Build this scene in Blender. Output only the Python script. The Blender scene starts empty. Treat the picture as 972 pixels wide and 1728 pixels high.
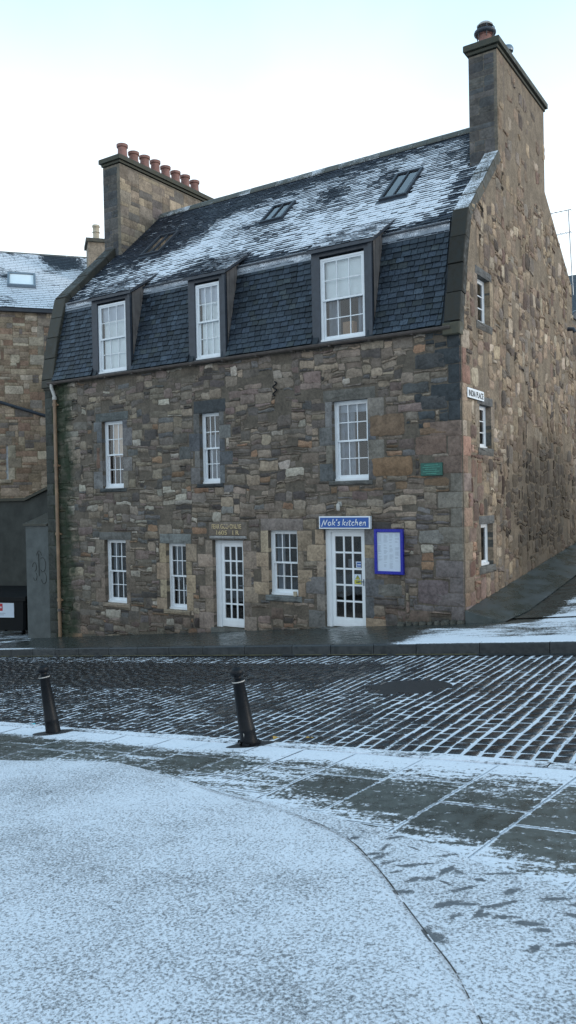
import bpy, math, random
from math import sin, cos, pi, radians, sqrt, floor, exp
from mathutils import Vector, Matrix, noise
from mathutils.geometry import tessellate_polygon
sc = bpy.context.scene
COL = sc.collection
rng = random.Random(7)
def U(a, b): return rng.uniform(a, b)

# ---------------------------------------------------------------- materials
def newmat(name):
    m = bpy.data.materials.new(name); m.use_nodes = True
    nt = m.node_tree; nt.nodes.clear()
    out = nt.nodes.new('ShaderNodeOutputMaterial'); b = nt.nodes.new('ShaderNodeBsdfPrincipled')
    nt.links.new(b.outputs[0], out.inputs[0])
    return m, nt, b
class G:
    """tiny node helper"""
    def __init__(s, nt): s.nt = nt; s.tc = nt.nodes.new('ShaderNodeTexCoord')
    def n(s, t, **k):
        x = s.nt.nodes.new(t)
        for a, v in k.items(): setattr(x, a, v)
        return x
    def put(s, sock, v):
        if hasattr(v, 'is_linked') or isinstance(v, bpy.types.NodeSocket): s.nt.links.new(v, sock)
        elif isinstance(v, (tuple, list)) and len(v) == 3 and sock.type == 'RGBA': sock.default_value = (*v, 1)
        else: sock.default_value = v
    def math(s, op, a, b=0.0, clamp=False):
        x = s.n('ShaderNodeMath', operation=op, use_clamp=clamp); s.put(x.inputs[0], a); s.put(x.inputs[1], b); return x.outputs[0]
    def map(s, scale=(1, 1, 1), rot=(0, 0, 0), loc=(0, 0, 0)):
        x = s.n('ShaderNodeMapping'); s.nt.links.new(s.tc.outputs['Object'], x.inputs[0])
        x.inputs['Scale'].default_value = scale; x.inputs['Rotation'].default_value = rot; x.inputs['Location'].default_value = loc
        return x.outputs[0]
    def noise(s, scale, detail=4, rough=.55, vec=None, dist=0):
        x = s.n('ShaderNodeTexNoise'); s.nt.links.new(vec or s.tc.outputs['Object'], x.inputs['Vector'])
        x.inputs['Scale'].default_value = scale; x.inputs['Detail'].default_value = detail
        x.inputs['Roughness'].default_value = rough; x.inputs['Distortion'].default_value = dist
        return x.outputs[0]
    def ramp(s, f, a, b, lo=0.0, hi=1.0):
        x = s.n('ShaderNodeMapRange'); x.interpolation_type = 'SMOOTHSTEP'
        s.put(x.inputs[0], f); x.inputs[1].default_value = a; x.inputs[2].default_value = b
        x.inputs[3].default_value = lo; x.inputs[4].default_value = hi; return x.outputs[0]
    def mix(s, f, a, b, mode='MIX'):
        x = s.n('ShaderNodeMix', data_type='RGBA', blend_type=mode); s.put(x.inputs[0], f); s.put(x.inputs[6], a); s.put(x.inputs[7], b); return x.outputs[2]
    def attr(s, name, fac=False):
        x = s.n('ShaderNodeAttribute', attribute_name=name); return x.outputs['Fac' if fac else 'Color']
    def bump(s, h, strength, dist, normal=None):
        x = s.n('ShaderNodeBump'); s.put(x.inputs['Height'], h); x.inputs['Strength'].default_value = strength; x.inputs['Distance'].default_value = dist
        if normal: s.nt.links.new(normal, x.inputs['Normal'])
        return x.outputs[0]

SNOW = (.82, .85, .90)
def simple(name, col, rough=.6, metal=0., var=.12, scale=9., bump=.0, spec=.5):
    m, nt, b = newmat(name); g = G(nt)
    v = g.noise(scale, 5); v2 = g.noise(scale * 9, 3)
    f = g.math('ADD', g.math('MULTIPLY', v, .7), g.math('MULTIPLY', v2, .3))
    k = g.ramp(f, .3, .7)
    c = g.mix(k, tuple(x * (1 - var) for x in col), tuple(min(1, x * (1 + var)) for x in col))
    g.put(b.inputs['Base Color'], c); g.put(b.inputs['Roughness'], g.ramp(v2, .2, .8, max(.03, rough - .08), min(1, rough + .08)))
    b.inputs['Metallic'].default_value = metal; b.inputs['Specular IOR Level'].default_value = spec
    if bump: g.put(b.inputs['Normal'], g.bump(f, bump, .01))
    return m
def stone_mat(name, gain=1.0, bumpd=.012, moss=False, streak=False, rough=.88, damp=False):
    m, nt, b = newmat(name); g = G(nt)
    t = g.attr('tint')
    n1 = g.noise(3.2, 5, .6); n2 = g.noise(17, 6, .68); n3 = g.noise(70, 4, .7)
    f = g.math('ADD', g.math('MULTIPLY', n1, .35), g.math('ADD', g.math('MULTIPLY', n2, .4), g.math('MULTIPLY', n3, .25)))
    k = g.ramp(f, .30, .70, .42 * gain, 1.58 * gain)
    hs = g.n('ShaderNodeVectorMath', operation='SCALE'); nt.links.new(t, hs.inputs[0]); nt.links.new(k, hs.inputs['Scale'])
    c = hs.outputs[0]
    # iron / soot blotches and pale lichen
    bl = g.ramp(g.noise(5.5, 6, .7, dist=.6), .60, .72)
    c = g.mix(g.math('MULTIPLY', bl, .55), c, (.06, .052, .048))
    li = g.ramp(g.noise(31, 3, .6), .70, .78)
    c = g.mix(g.math('MULTIPLY', li, .35), c, (.42, .41, .36))
    if streak:
        st = g.noise(1.0, 5, .6, vec=g.map((5, 5, .55)))
        c = g.mix(g.ramp(st, .52, .70, 0, .45), c, (.11, .09, .08))
    if moss:
        sx = g.n('ShaderNodeSeparateXYZ'); nt.links.new(g.tc.outputs['Object'], sx.inputs[0])
        w = g.math('ADD', sx.outputs[0], g.math('MULTIPLY', g.math('SUBTRACT', g.noise(1.6, 5, .7), .5), 1.3))
        mk = g.ramp(w, -11.2, -10.75, .95, 0)
        c = g.mix(g.math('MULTIPLY', mk, g.ramp(g.noise(4, 4), .25, .6, .55, 1)), c, (.022, .034, .017))
        z = g.math('ADD', sx.outputs[2], g.math('ADD', g.math('MULTIPLY', sx.outputs[0], -.1), g.math('MULTIPLY', g.noise(2.1, 5, .7), 1.1)))
        c = g.mix(g.ramp(z, .25, .85, .6, 0), c, (.045, .05, .035))
    if damp:    # soot and damp staining with its own ragged outline, low at the back of the gable
        sx = g.n('ShaderNodeSeparateXYZ'); nt.links.new(g.tc.outputs['Object'], sx.inputs[0])
        dy = g.math('POWER', g.math('ABSOLUTE', g.math('DIVIDE', g.math('SUBTRACT', sx.outputs[1], 6.0), 3.9)), 2.0)
        dz = g.math('POWER', g.math('ABSOLUTE', g.math('DIVIDE', g.math('SUBTRACT', sx.outputs[2], 1.6), 2.5)), 2.0)
        q = g.math('ADD', g.math('ADD', dy, dz), g.math('MULTIPLY', g.math('SUBTRACT', g.noise(1.3, 6, .7), .5), 2.2))
        c = g.mix(g.ramp(q, .25, 1.25, .62, 0), c, (.055, .044, .032))
    g.put(b.inputs['Base Color'], c); b.inputs['Roughness'].default_value = rough
    b.inputs['Specular IOR Level'].default_value = .35
    h = g.math('ADD', g.math('MULTIPLY', n2, .7), g.math('MULTIPLY', n3, .4))
    g.put(b.inputs['Normal'], g.bump(h, .9, bumpd))
    return m
def snowy(name, base, base2, rough=.45, streak=0.9, fine=45., kf=.5, ks=.9, kl=.5, width=.06, sdir=radians(-33), tint=False, spec=.5, bscale=9., bumpd=.01, stretch=(1.3, 9, 9)):
    """a dark surface with thin snow where the snow attribute says and noise allows"""
    m, nt, b = newmat(name); g = G(nt)
    a = g.attr('snow', True)
    ns = g.noise(1.0, 5, .65, vec=g.map(stretch, (0, 0, sdir)))
    nf = g.noise(fine, 5, .72); nl = g.noise(2.2, 5, .6)
    s = g.math('ADD', a, g.math('MULTIPLY', g.math('SUBTRACT', ns, .5), ks))
    s = g.math('ADD', s, g.math('MULTIPLY', g.math('SUBTRACT', nf, .5), kf * 2.2))
    s = g.math('ADD', s, g.math('MULTIPLY', g.math('SUBTRACT', nl, .5), kl))
    mask = g.ramp(s, .5 - width, .5 + width * 2.2)
    nb = g.noise(bscale, 6, .65)
    bc = g.mix(g.ramp(nb, .3, .7), base, base2)
    if tint: bc = g.mix(1.0, bc, g.attr('tint'), 'MULTIPLY')
    ncl = g.noise(fine * 1.7, 3, .7)
    sn = g.mix(g.ramp(ncl, .3, .7), tuple(x * .86 for x in SNOW), SNOW)
    c = g.mix(g.math('MULTIPLY', mask, .97), bc, sn)
    g.put(b.inputs['Base Color'], c)
    g.put(b.inputs['Roughness'], g.mix(mask, g.ramp(nb, .3, .75, rough * .55, rough * 1.3), (.9, .9, .9)))
    b.inputs['Specular IOR Level'].default_value = spec
    h = g.math('ADD', g.math('MULTIPLY', mask, .5), g.math('ADD', g.math('MULTIPLY', nb, .25), g.math('MULTIPLY', nf, .35)))
    g.put(b.inputs['Normal'], g.bump(h, .8, bumpd))
    return m
def glass_mat():
    m, nt, b = newmat('window_glass'); g = G(nt); nt.nodes.remove(b)
    out = [n for n in nt.nodes if n.type == 'OUTPUT_MATERIAL'][0]
    tr = g.n('ShaderNodeBsdfTransparent'); tr.inputs[0].default_value = (.95, .97, .98, 1)
    gl = g.n('ShaderNodeBsdfGlossy'); gl.inputs['Roughness'].default_value = .02; gl.inputs[0].default_value = (1, 1, 1, 1)
    fr = g.n('ShaderNodeFresnel'); fr.inputs[0].default_value = 1.52
    wav = g.bump(g.noise(2.2, 2), .12, .02); nt.links.new(wav, gl.inputs['Normal'])
    mx = g.n('ShaderNodeMixShader'); nt.links.new(g.math('MULTIPLY', fr.outputs[0], 1.5, True), mx.inputs[0])
    nt.links.new(tr.outputs[0], mx.inputs[1]); nt.links.new(gl.outputs[0], mx.inputs[2]); nt.links.new(mx.outputs[0], out.inputs[0])
    return m
def emit_mat(name, col, s):
    m, nt, b = newmat(name); b.inputs['Base Color'].default_value = (*col, 1)
    b.inputs['Emission Color'].default_value = (*col, 1); b.inputs['Emission Strength'].default_value = s; return m

M = {}
M['rubble'] = stone_mat('rubble_sandstone', 1.0, .014, moss=True)
M['gable'] = stone_mat('gable_sandstone', 1.0, .016, streak=True, damp=True)
M['stack'] = stone_mat('chimney_ashlar', 1.0, .012, streak=True)
M['dressed'] = stone_mat('dressed_sandstone', 1.0, .006)
M['ashlar'] = stone_mat('neighbour_ashlar', 1.0, .008)
M['skew'] = snowy('skew_stone', (.055, .055, .045), (.11, .10, .08), rough=.8, kf=.35, ks=.3, fine=30, spec=.3, tint=True)
M['white'] = simple('white_paint', (.74, .76, .78), .42, var=.05, scale=6)
M['dark_paint'] = simple('dark_grey_paint', (.035, .042, .055), .5, var=.2)
M['cheek'] = simple('weathered_lead_cheek', (.15, .13, .12), .6, var=.22, scale=5, bump=.2)
M['glass'] = glass_mat()
M['slate'] = snowy('wall_slate', (.009, .015, .024), (.040, .052, .066), rough=.55, kf=.3, ks=.25, kl=.2, fine=40, tint=True, spec=.4, bscale=26)
M['roofslate'] = snowy('roof_slate_with_snow', (.012, .016, .024), (.032, .038, .050), rough=.65, spec=.3, kf=.26, ks=.85, kl=.40, fine=16, width=.05, sdir=0, tint=True, bscale=22, stretch=(1.5, 3.0, 3.0))
M['lead'] = snowy('lead_flashing', (.16, .18, .21), (.26, .29, .33), rough=.5, kf=.3, ks=.6, sdir=0)
M['ridge'] = snowy('ridge_stone', (.06, .065, .06), (.12, .12, .10), rough=.8, kf=.4, ks=.3)
M['gutter'] = simple('gutter_paint', (.10, .082, .072), .5, var=.25)
M['pipe'] = simple('tan_pipe_paint', (.24, .15, .09), .5, var=.25, scale=4)
M['palepipe'] = simple('pale_pipe_paint', (.42, .40, .37), .6, var=.3)
M['terra'] = simple('terracotta', (.24, .12, .098), .75, var=.25, scale=7, bump=.2)
M['buff'] = simple('buff_clay', (.45, .38, .28), .75, var=.2)
M['metal'] = simple('galvanised_metal', (.22, .25, .28), .35, .8)
M['blackmetal'] = simple('black_bollard_paint', (.005, .006, .008), .45, var=.3, bump=.3, scale=14, spec=.25)
M['signblue'] = simple('sign_blue', (.015, .085, .33), .35, var=.05)
M['frameblue'] = simple('menu_frame_blue', (.008, .012, .30), .3, var=.05)
M['paper'] = simple('menu_paper', (.56, .62, .70), .5, var=.04, scale=2)
M['ink'] = simple('grey_ink', (.26, .30, .36), .7, var=.02)
M['black'] = simple('black_lettering', (.02, .02, .02), .5, var=.02)
M['green'] = simple('verdigris_bronze', (.018, .10, .075), .5, var=.3, scale=18, bump=.3)
M['palegreen'] = simple('pale_verdigris', (.06, .24, .18), .5, var=.2)  # paler green of the plaque's raised lines
M['gold'] = simple('gilded_lettering', (.50, .38, .21), .6, var=.25, scale=20)
M['yellowp'] = simple('sticker_yellow', (.55, .50, .06), .5, var=.05)
M['stickgreen'] = simple('sticker_dark_print', (.05, .09, .03), .6)
M['blind'] = simple('window_blind', (.82, .88, .90), .8, var=.05, scale=3)
M['curtain'] = simple('net_curtain', (.32, .38, .45), .9, var=.2, scale=6)
M['reflection'] = simple('peach_sky_reflection', (.75, .62, .52), .8, var=.06)  # sky reflection put into the colour of a sheet behind the glass
M['inside'] = simple('dark_room', (.02, .019, .018), .9)
M['card'] = simple('cardboard', (.35, .22, .13), .8)
M['render'] = simple('grey_render', (.088, .096, .094), .9, var=.22, scale=3.2, bump=.5)
M['darkrender'] = simple('dark_damp_render', (.040, .042, .037), .9, var=.35, scale=2.2, bump=.5)
M['binplastic'] = simple('bin_plastic', (.005, .006, .007), .6, spec=.25)
M['red'] = simple('logo_red', (.45, .02, .03), .5)
M['bulb'] = emit_mat('warm_fairy_light', (1, .42, .12), 5.0)
M['leaf'] = simple('yellow_leaf', (.42, .26, .06), .7, var=.3, scale=30)
M['cyan'] = simple('cyan_wrapper', (.03, .42, .48), .4)
M['yellowline'] = simple('worn_yellow_paint', (.17, .14, .06), .6, var=.5, scale=11)
M['interior'] = M['inside']
M['sett'] = snowy('wet_granite_setts', (.010, .011, .013), (.032, .034, .036), rough=.30, kf=.55, ks=.25, kl=.2, fine=34, tint=True, bscale=30, spec=.5)
M['joint'] = snowy('sett_joint_grit', (.014, .015, .015), (.03, .03, .028), rough=.6, kf=.42, ks=.3, kl=.4, fine=18, bumpd=.02)
M['pave'] = snowy('wet_pavement', (.030, .036, .034), (.058, .064, .058), rough=.34, kf=.42, ks=.9, kl=.45, fine=26, bscale=5, stretch=(1.0, 8, 8))
M['slab'] = snowy('wet_flagstone', (.055, .060, .055), (.095, .100, .092), rough=.42, kf=.62, ks=1.05, kl=.30, fine=30, tint=True, bscale=8, stretch=(2.2, 16, 16))
M['plaza'] = snowy('snow_dusted_paving', (.09, .10, .11), (.17, .18, .19), rough=.8, kf=1.2, ks=.22, kl=.42, fine=60, width=.20, bscale=40, bumpd=.014)
M['kerb'] = snowy('dark_kerb_stone', (.022, .026, .028), (.048, .052, .052), rough=.5, kf=.35, ks=.5, fine=22, tint=True)
M['apron'] = snowy('mossy_stone_apron', (.028, .038, .030), (.075, .088, .090), rough=.36, kf=.35, ks=.8, kl=.4, bscale=1.6, stretch=(1.2, 5, 5))
M['ground'] = snowy('far_ground', (.05, .055, .05), (.09, .09, .08), kf=.3, ks=.5)
M['patch'] = simple('smooth_asphalt', (.022, .022, .023), .55, var=.3, scale=40, bump=.4)

# ---------------------------------------------------------------- mesh builder
class MB:
    def __init__(s): s.v = []; s.f = []; s.c = []; s.s = []; s.mi = []; s.mats = []
    def add(s, vs, fs, col=(1, 1, 1), snow=0.0, mat=0):
        o = len(s.v); s.v += [tuple(v) for v in vs]; s.f += [tuple(i + o for i in f) for f in fs]
        s.c += [col] * len(vs); s.s += list(snow) if isinstance(snow, (list, tuple)) else [snow] * len(vs); s.mi += [mat] * len(fs)
    def box(s, x0, x1, y0, y1, z0, z1, col=(1, 1, 1), snow=0., mat=0, mp=None):
        vs = [(x, y, z) for z in (z0, z1) for y in (y0, y1) for x in (x0, x1)]
        if mp: vs = [mp(*v) for v in vs]
        s.add(vs, [(0, 2, 3, 1), (4, 5, 7, 6), (0, 1, 5, 4), (2, 6, 7, 3), (1, 3, 7, 5), (0, 4, 6, 2)], col, snow, mat)
    def mbox(s, mp, u0, u1, v0, v1, d0, d1, col=(1, 1, 1), snow=0., mat=0):
        """box in wall coordinates: u along, v up, d outwards"""
        vs = [mp(u, v, d) for d in (d0, d1) for v in (v0, v1) for u in (u0, u1)]
        s.add(vs, [(0, 2, 3, 1), (4, 5, 7, 6), (0, 1, 5, 4), (2, 6, 7, 3), (1, 3, 7, 5), (0, 4, 6, 2)], col, snow, mat)
    def bbox(s, mp, u0, u1, v0, v1, d0, d1, bv=.012, col=(1, 1, 1), snow=0., mat=0):
        """box with its outer edge chamfered"""
        r = lambda e, d: [mp(u0 + e, v0 + e, d), mp(u1 - e, v0 + e, d), mp(u1 - e, v1 - e, d), mp(u0 + e, v1 - e, d)]
        vs = r(0, d0) + r(0, d1 - bv) + r(bv, d1)
        fs = [(3, 2, 1, 0), (8, 9, 10, 11)]
        for k in (0, 4):
            for i in range(4): j = (i + 1) % 4; fs.append((k + i, k + j, k + 4 + j, k + 4 + i))
        s.add(vs, fs, col, snow, mat)
    def tube(s, pts, r, n=10, col=(1, 1, 1), snow=0., mat=0, cap=True):
        pts = [Vector(p) for p in pts]; rr = r if isinstance(r, (list, tuple)) else [r] * len(pts)
        vs = []; fs = []; prev = None
        for i, p in enumerate(pts):
            t = (pts[min(i + 1, len(pts) - 1)] - pts[max(i - 1, 0)]).normalized()
            a = prev if prev is not None else (Vector((0, 0, 1)) if abs(t.z) < .9 else Vector((1, 0, 0)))
            a = (a - t * a.dot(t)).normalized(); prev = a; b = t.cross(a)
            for k in range(n):
                q = 2 * pi * k / n; vs.append(p + (a * cos(q) + b * sin(q)) * rr[i])
        for i in range(len(pts) - 1):
            for k in range(n):
                j = (k + 1) % n; fs.append((i * n + k, i * n + j, (i + 1) * n + j, (i + 1) * n + k))
        if cap: fs += [tuple(range(n))[::-1], tuple(range((len(pts) - 1) * n, len(pts) * n))]
        s.add(vs, fs, col, snow, mat)
    def lathe(s, prof, c, n=20, axis=Vector((0, 0, 1)), mat=0):
        """prof = [(r,h)] along axis from c"""
        c = Vector(c); axis = axis.normalized(); a = axis.orthogonal().normalized(); b = axis.cross(a)
        vs = []; fs = []
        for r, h in prof:
            for k in range(n):
                q = 2 * pi * k / n; vs.append(c + axis * h + (a * cos(q) + b * sin(q)) * r)
        for i in range(len(prof) - 1):
            for k in range(n):
                j = (k + 1) % n; fs.append((i * n + k, i * n + j, (i + 1) * n + j, (i + 1) * n + k))
        s.add(vs, fs, mat=mat)
    def poly(s, pts2, mp, holes=(), d=0., col=(1, 1, 1), mat=0, flip=False, snow=0.):
        loops = [[Vector((p[0], p[1], 0)) for p in pts2]] + [[Vector((p[0], p[1], 0)) for p in h] for h in holes]
        flat = [p for l in loops for p in l]; tr = tessellate_polygon(loops); fs = []
        for t in tr:
            a, b, c = (flat[i] for i in t); cr = (b - a).cross(c - a).z
            t = tuple(t) if (cr > 0) != flip else tuple(t)[::-1]; fs.append(t)
        s.add([mp(p.x, p.y, d) for p in flat], fs, col, snow, mat)
    def obj(s, name, mats, parent=None, smooth=False):
        off = Vector((0, 0, 0)); p = parent
        while p is not None: off += Vector(p.location); p = p.parent
        me = bpy.data.meshes.new(name); me.from_pydata([tuple(Vector(v) - off) for v in s.v], [], s.f)
        for m in (mats if isinstance(mats, (list, tuple)) else [mats]): me.materials.append(m)
        if len(me.materials) > 1: me.polygons.foreach_set('material_index', s.mi)
        a = me.attributes.new('tint', 'FLOAT_COLOR', 'POINT'); a.data.foreach_set('color', [x for c in s.c for x in (*c, 1)])
        a = me.attributes.new('snow', 'FLOAT', 'POINT'); a.data.foreach_set('value', s.s)
        if smooth:
            me.polygons.foreach_set('use_smooth', [True] * len(me.polygons))
            try: me.set_sharp_from_angle(angle=radians(48))
            except Exception: pass
        me.validate(); me.update()
        o = bpy.data.objects.new(name, me); COL.objects.link(o)
        if parent: o.parent = parent
        return o
def tag(o, label=None, cat=None, group=None, kind=None):
    for k, v in (('label', label), ('category', cat), ('group', group), ('kind', kind)):
        if v: o[k] = v
    return o
def root(name, loc, label, cat, group=None):
    o = bpy.data.objects.new(name, None); o.location = loc; o.empty_display_size = .2; COL.objects.link(o)
    return tag(o, label, cat, group)
def sub_origin(o, loc):
    """move an object's origin without moving its mesh (so sub-parts sit right)"""
    return o
FAC = lambda u, v, d: (u, -d, v)                 # front wall, looks to -Y
GAB = lambda u, v, d: (d, u, v)                  # side gable, looks to +X
def facm(y0): return lambda u, v, d: (u, y0 - d, v)
def gabm(x0): return lambda u, v, d: (x0 + d, u, v)
def backm(y0): return lambda u, v, d: (-u, y0 + d, v)
def leftm(x0): return lambda u, v, d: (x0 - d, -u, v)

def smooth(a, b, x):
    t = max(0, min(1, (x - a) / (b - a))); return t * t * (3 - 2 * t)
def blob(x, y, cx, cy, rx, ry): return exp(-((x - cx) / rx) ** 2 - ((y - cy) / ry) ** 2)

# ---------------------------------------------------------------- masonry
def one_stone(mb, mp, u0, u1, v0, v1, h, col, depth=-.02, jit=.012, gap=.008, rnd=(.18, .5), warp=0., mat=0):
    u0 += gap; u1 -= gap; v0 += gap; v1 -= gap
    a = (u1 - u0) / 2; b = (v1 - v0) / 2; cu = (u0 + u1) / 2; cv = (v0 + v1) / 2
    if a < .01 or b < .01: return
    m = min(a, b); per = []
    rs = [m * U(*rnd) for _ in range(4)]
    # rounded rectangle, counterclockwise from bottom left
    cs = [(-1, -1, pi), (1, -1, 1.5 * pi), (1, 1, 0), (-1, 1, .5 * pi)]
    for i, (sx, sy, a0) in enumerate(cs):
        r = rs[i]
        for k in (0, 1, 2): q = a0 + k * pi / 4; per.append((cu + sx * (a - r) + r * cos(q), cv + sy * (b - r) + r * sin(q)))
        nx = cs[(i + 1) % 4]; L = 2 * (a if sy == nx[1] else b); ns = int(L / .11)
        p = per[-1]; r2 = rs[(i + 1) % 4]; q = (cu + nx[0] * (a - r2) + r2 * cos(nx[2]), cv + nx[1] * (b - r2) + r2 * sin(nx[2]))
        for k in range(1, ns): per.append((p[0] + (q[0] - p[0]) * k / ns, p[1] + (q[1] - p[1]) * k / ns))
    per = [(p[0] + U(-jit, jit), p[1] + U(-jit, jit)) for p in per]
    def W(u, v):
        if not warp: return u, v
        n = noise.noise_vector(Vector((u * 1.3, v * 1.3, 3.1))); n2 = noise.noise_vector(Vector((u * 5.2, v * 5.2, 8.1)))
        return u + (n.x + n2.x * .42) * warp, v + (n.y + n2.y * .42) * warp
    N = len(per); vs = []; e = min(.03, m * .35)
    s1x = 1 - e / a; s1y = 1 - e / b; hh = [h * U(.8, 1.15) for _ in per]
    tu = U(-.25, .25) * h / a; tv = U(-.3, .3) * h / b
    rings = [(1, 1, None, 0), (1, 1, .3, 0), (s1x, s1y, .85, .12), (s1x * .55, s1y * .55, 1.0, .3)]
    for sx, sy, k, nz in rings:
        for i, p in enumerate(per):
            du = (p[0] - cu) * sx; dv = (p[1] - cv) * sy; u, v = W(cu + du, cv + dv)
            d = depth if k is None else hh[i] * k + U(-nz, nz) * h + (tu * du + tv * dv) * (k)
            vs.append(mp(u, v, d))
    u, v = W(cu, cv); vs.append(mp(u, v, h * U(.8, 1.2)))
    fs = []
    for r in range(3):
        for i in range(N): j = (i + 1) % N; fs.append((r * N + i, r * N + j, (r + 1) * N + j, (r + 1) * N + i))
    for i in range(N): fs.append((3 * N + i, 3 * N + (i + 1) % N, 4 * N))
    mb.add(vs, fs, col, 0., mat)
def vary(c, a=.8, b=1.2):
    k = U(a, b); return tuple(x * k for x in c)
def pick(pal):
    t = sum(p[0] for p in pal); x = U(0, t)
    for p in pal:
        x -= p[0]
        if x <= 0: break
    k = U(.74, 1.26); h_ = (1.0, .985, 1.03); return tuple(c * k * q * U(.975, 1.025) for c, q in zip(p[1], h_))
def rubble(mb, mp, u0, u1, v0, v1, inside, blocks, pal, cu=.085, cv=.062, wmax=6, hmax=4, hgt=(.006, .026), warp=.04, gap=(.004, .012), jit=.012, depth=-.02, rnd=(.18, .5), bare=None):
    nu = int((u1 - u0) / cu); nv = int((v1 - v0) / cv); occ = [[False] * nu for _ in range(nv)]
    for j in range(nv):
        for i in range(nu):
            u = u0 + (i + .5) * cu; v = v0 + (j + .5) * cv
            if not inside(u, v) or any(b[0] - .015 < u < b[1] + .015 and b[2] - .012 < v < b[3] + .012 for b in blocks): occ[j][i] = True
    for j in range(nv):
        for i in range(nu):
            if occ[j][i]: continue
            big = rng.random()
            w = rng.randint(3, wmax) if big > .35 else rng.randint(1, 3)
            h = rng.choice([1, 1, 2, 2, 2, 3, 3, 4][:2 * hmax]) if w > 2 else rng.randint(1, 2)
            k = 0
            while k < w and i + k < nu and not occ[j][i + k]: k += 1
            w = k
            if i + w < nu and not occ[j][i + w] and (i + w + 1 >= nu or occ[j][i + w + 1]): w += 1
            k = 1
            while k < h and j + k < nv and not any(occ[j + k][i:i + w]): k += 1
            h = k
            for b in range(h):
                for a in range(w): occ[j + b][i + a] = True
            uu = u0 + i * cu; vv = v0 + j * cv
            if bare and bare(uu + w * cu / 2, vv + h * cv / 2): continue
            cu_, cv_ = uu + w * cu / 2, vv + h * cv / 2; dist = .3
            for b in blocks:
                dd = max(b[0] - cu_, cu_ - b[1], b[2] - cv_, cv_ - b[3]) - .04
                if dd < dist: dist = dd
            wf = max(0, min(1, (dist - max(w * cu, h * cv) * .4) / .12)) if blocks else 1
            one_stone(mb, mp, uu, uu + w * cu, vv, vv + h * cv, U(*hgt), pal(uu, vv), depth=depth, jit=jit, gap=U(*gap), warp=warp * wf, rnd=rnd)
def dressed(mb, mp, u0, u1, v0, v1, col, d=.012, depth=-.16, jit=.003, mat=0):
    one_stone(mb, mp, u0, u1, v0, v1, d, col, depth=depth, jit=jit, gap=.004, rnd=(.04, .1), mat=mat)

def pal_front(u, v):
    P = [(3, (.205, .155, .108)), (2.4, (.160, .128, .098)), (2.2, (.270, .202, .132)), (1.3, (.190, .132, .104)), (.7, (.140, .128, .114)),
         (.5, (.275, .155, .080)), (1.8, (.228, .175, .122)), (.7, (.36, .30, .225)), (1.1, (.088, .072, .060))]
    c = pick(P)
    if v > 4.55: c = tuple(x * 1.05 for x in c)
    if u > -1.3 and 3.2 < v < 5.6:
        if rng.random() < .45: c = vary((.055, .061, .064), .7, 1.3)
    if u > -3.2 and 2.3 < v < 3.4 and rng.random() < .22: c = vary((.24, .145, .078), .75, 1.1)
    if v < .35 + .1 * u and rng.random() < .5: c = (c[0] * .84, c[1] * .76, c[2] * .77)
    if u > -1.4 and v < 2.2 and rng.random() < .35: c = vary((.15, .125, .118))
    if u < -7: c = (c[0] * .88, c[1] * .92, c[2] * .92)
    g3 = sum(c) / 3; c = tuple(x * .80 + g3 * .20 for x in c)
    return c
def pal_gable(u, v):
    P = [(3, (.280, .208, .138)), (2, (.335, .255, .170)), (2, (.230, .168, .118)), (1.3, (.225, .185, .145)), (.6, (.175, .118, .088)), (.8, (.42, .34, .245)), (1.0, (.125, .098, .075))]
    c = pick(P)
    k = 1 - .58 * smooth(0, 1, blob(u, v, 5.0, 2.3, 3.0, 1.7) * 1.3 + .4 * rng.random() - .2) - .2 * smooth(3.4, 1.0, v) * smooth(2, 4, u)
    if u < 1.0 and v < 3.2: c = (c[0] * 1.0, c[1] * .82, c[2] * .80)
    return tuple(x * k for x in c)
def pal_stack(u, v): return pick([(3, (.26, .21, .145)), (2, (.21, .175, .13)), (1, (.33, .265, .18)), (1, (.15, .13, .11))])
def pal_tan(u, v): return pick([(3, (.30, .22, .145)), (2, (.37, .285, .195)), (1.5, (.27, .175, .115)), (1.2, (.20, .165, .135)), (.6, (.45, .37, .27))])

# ================================================================ THE HOUSE
house = root('stone_house', (0, 0, -.19), 'three storey rubble stone corner house with slated mansard roof and two tall chimneys', 'house')
XL = -12.0; ZE = 5.56; RB = (.5, 7.84); RT = (4.2, 11.22)     # eaves, break and ridge
DE = .12
wins = {  # name: u0,u1,v0,v1
 'a': (-9.84, -9.09, 2.67, 4.41), 'b': (-6.57, -5.97, 2.70, 4.38), 'c': (-2.92, -2.06, 2.66, 4.36),
 'd': (-9.84, -9.07, -.30, 1.34), 'e': (-7.71, -7.07, -.36, 1.27), 'f': (-4.64, -3.86, .14, 1.60)}
doors = {'g': (-6.25, -5.35, -.70, 1.36), 'h': (-3.18, -2.19, -.48, 1.63)}
gwins = {'p': (.95, 1.70, 5.85, 6.80), 'q': (.95, 1.66, 3.27, 4.16), 'r': (.92, 1.66, .83, 1.70)}
rect = lambda w: [(w[0], w[2]), (w[1], w[2]), (w[1], w[3]), (w[0], w[3])]
MORT = (.115, .094, .073)
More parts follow.
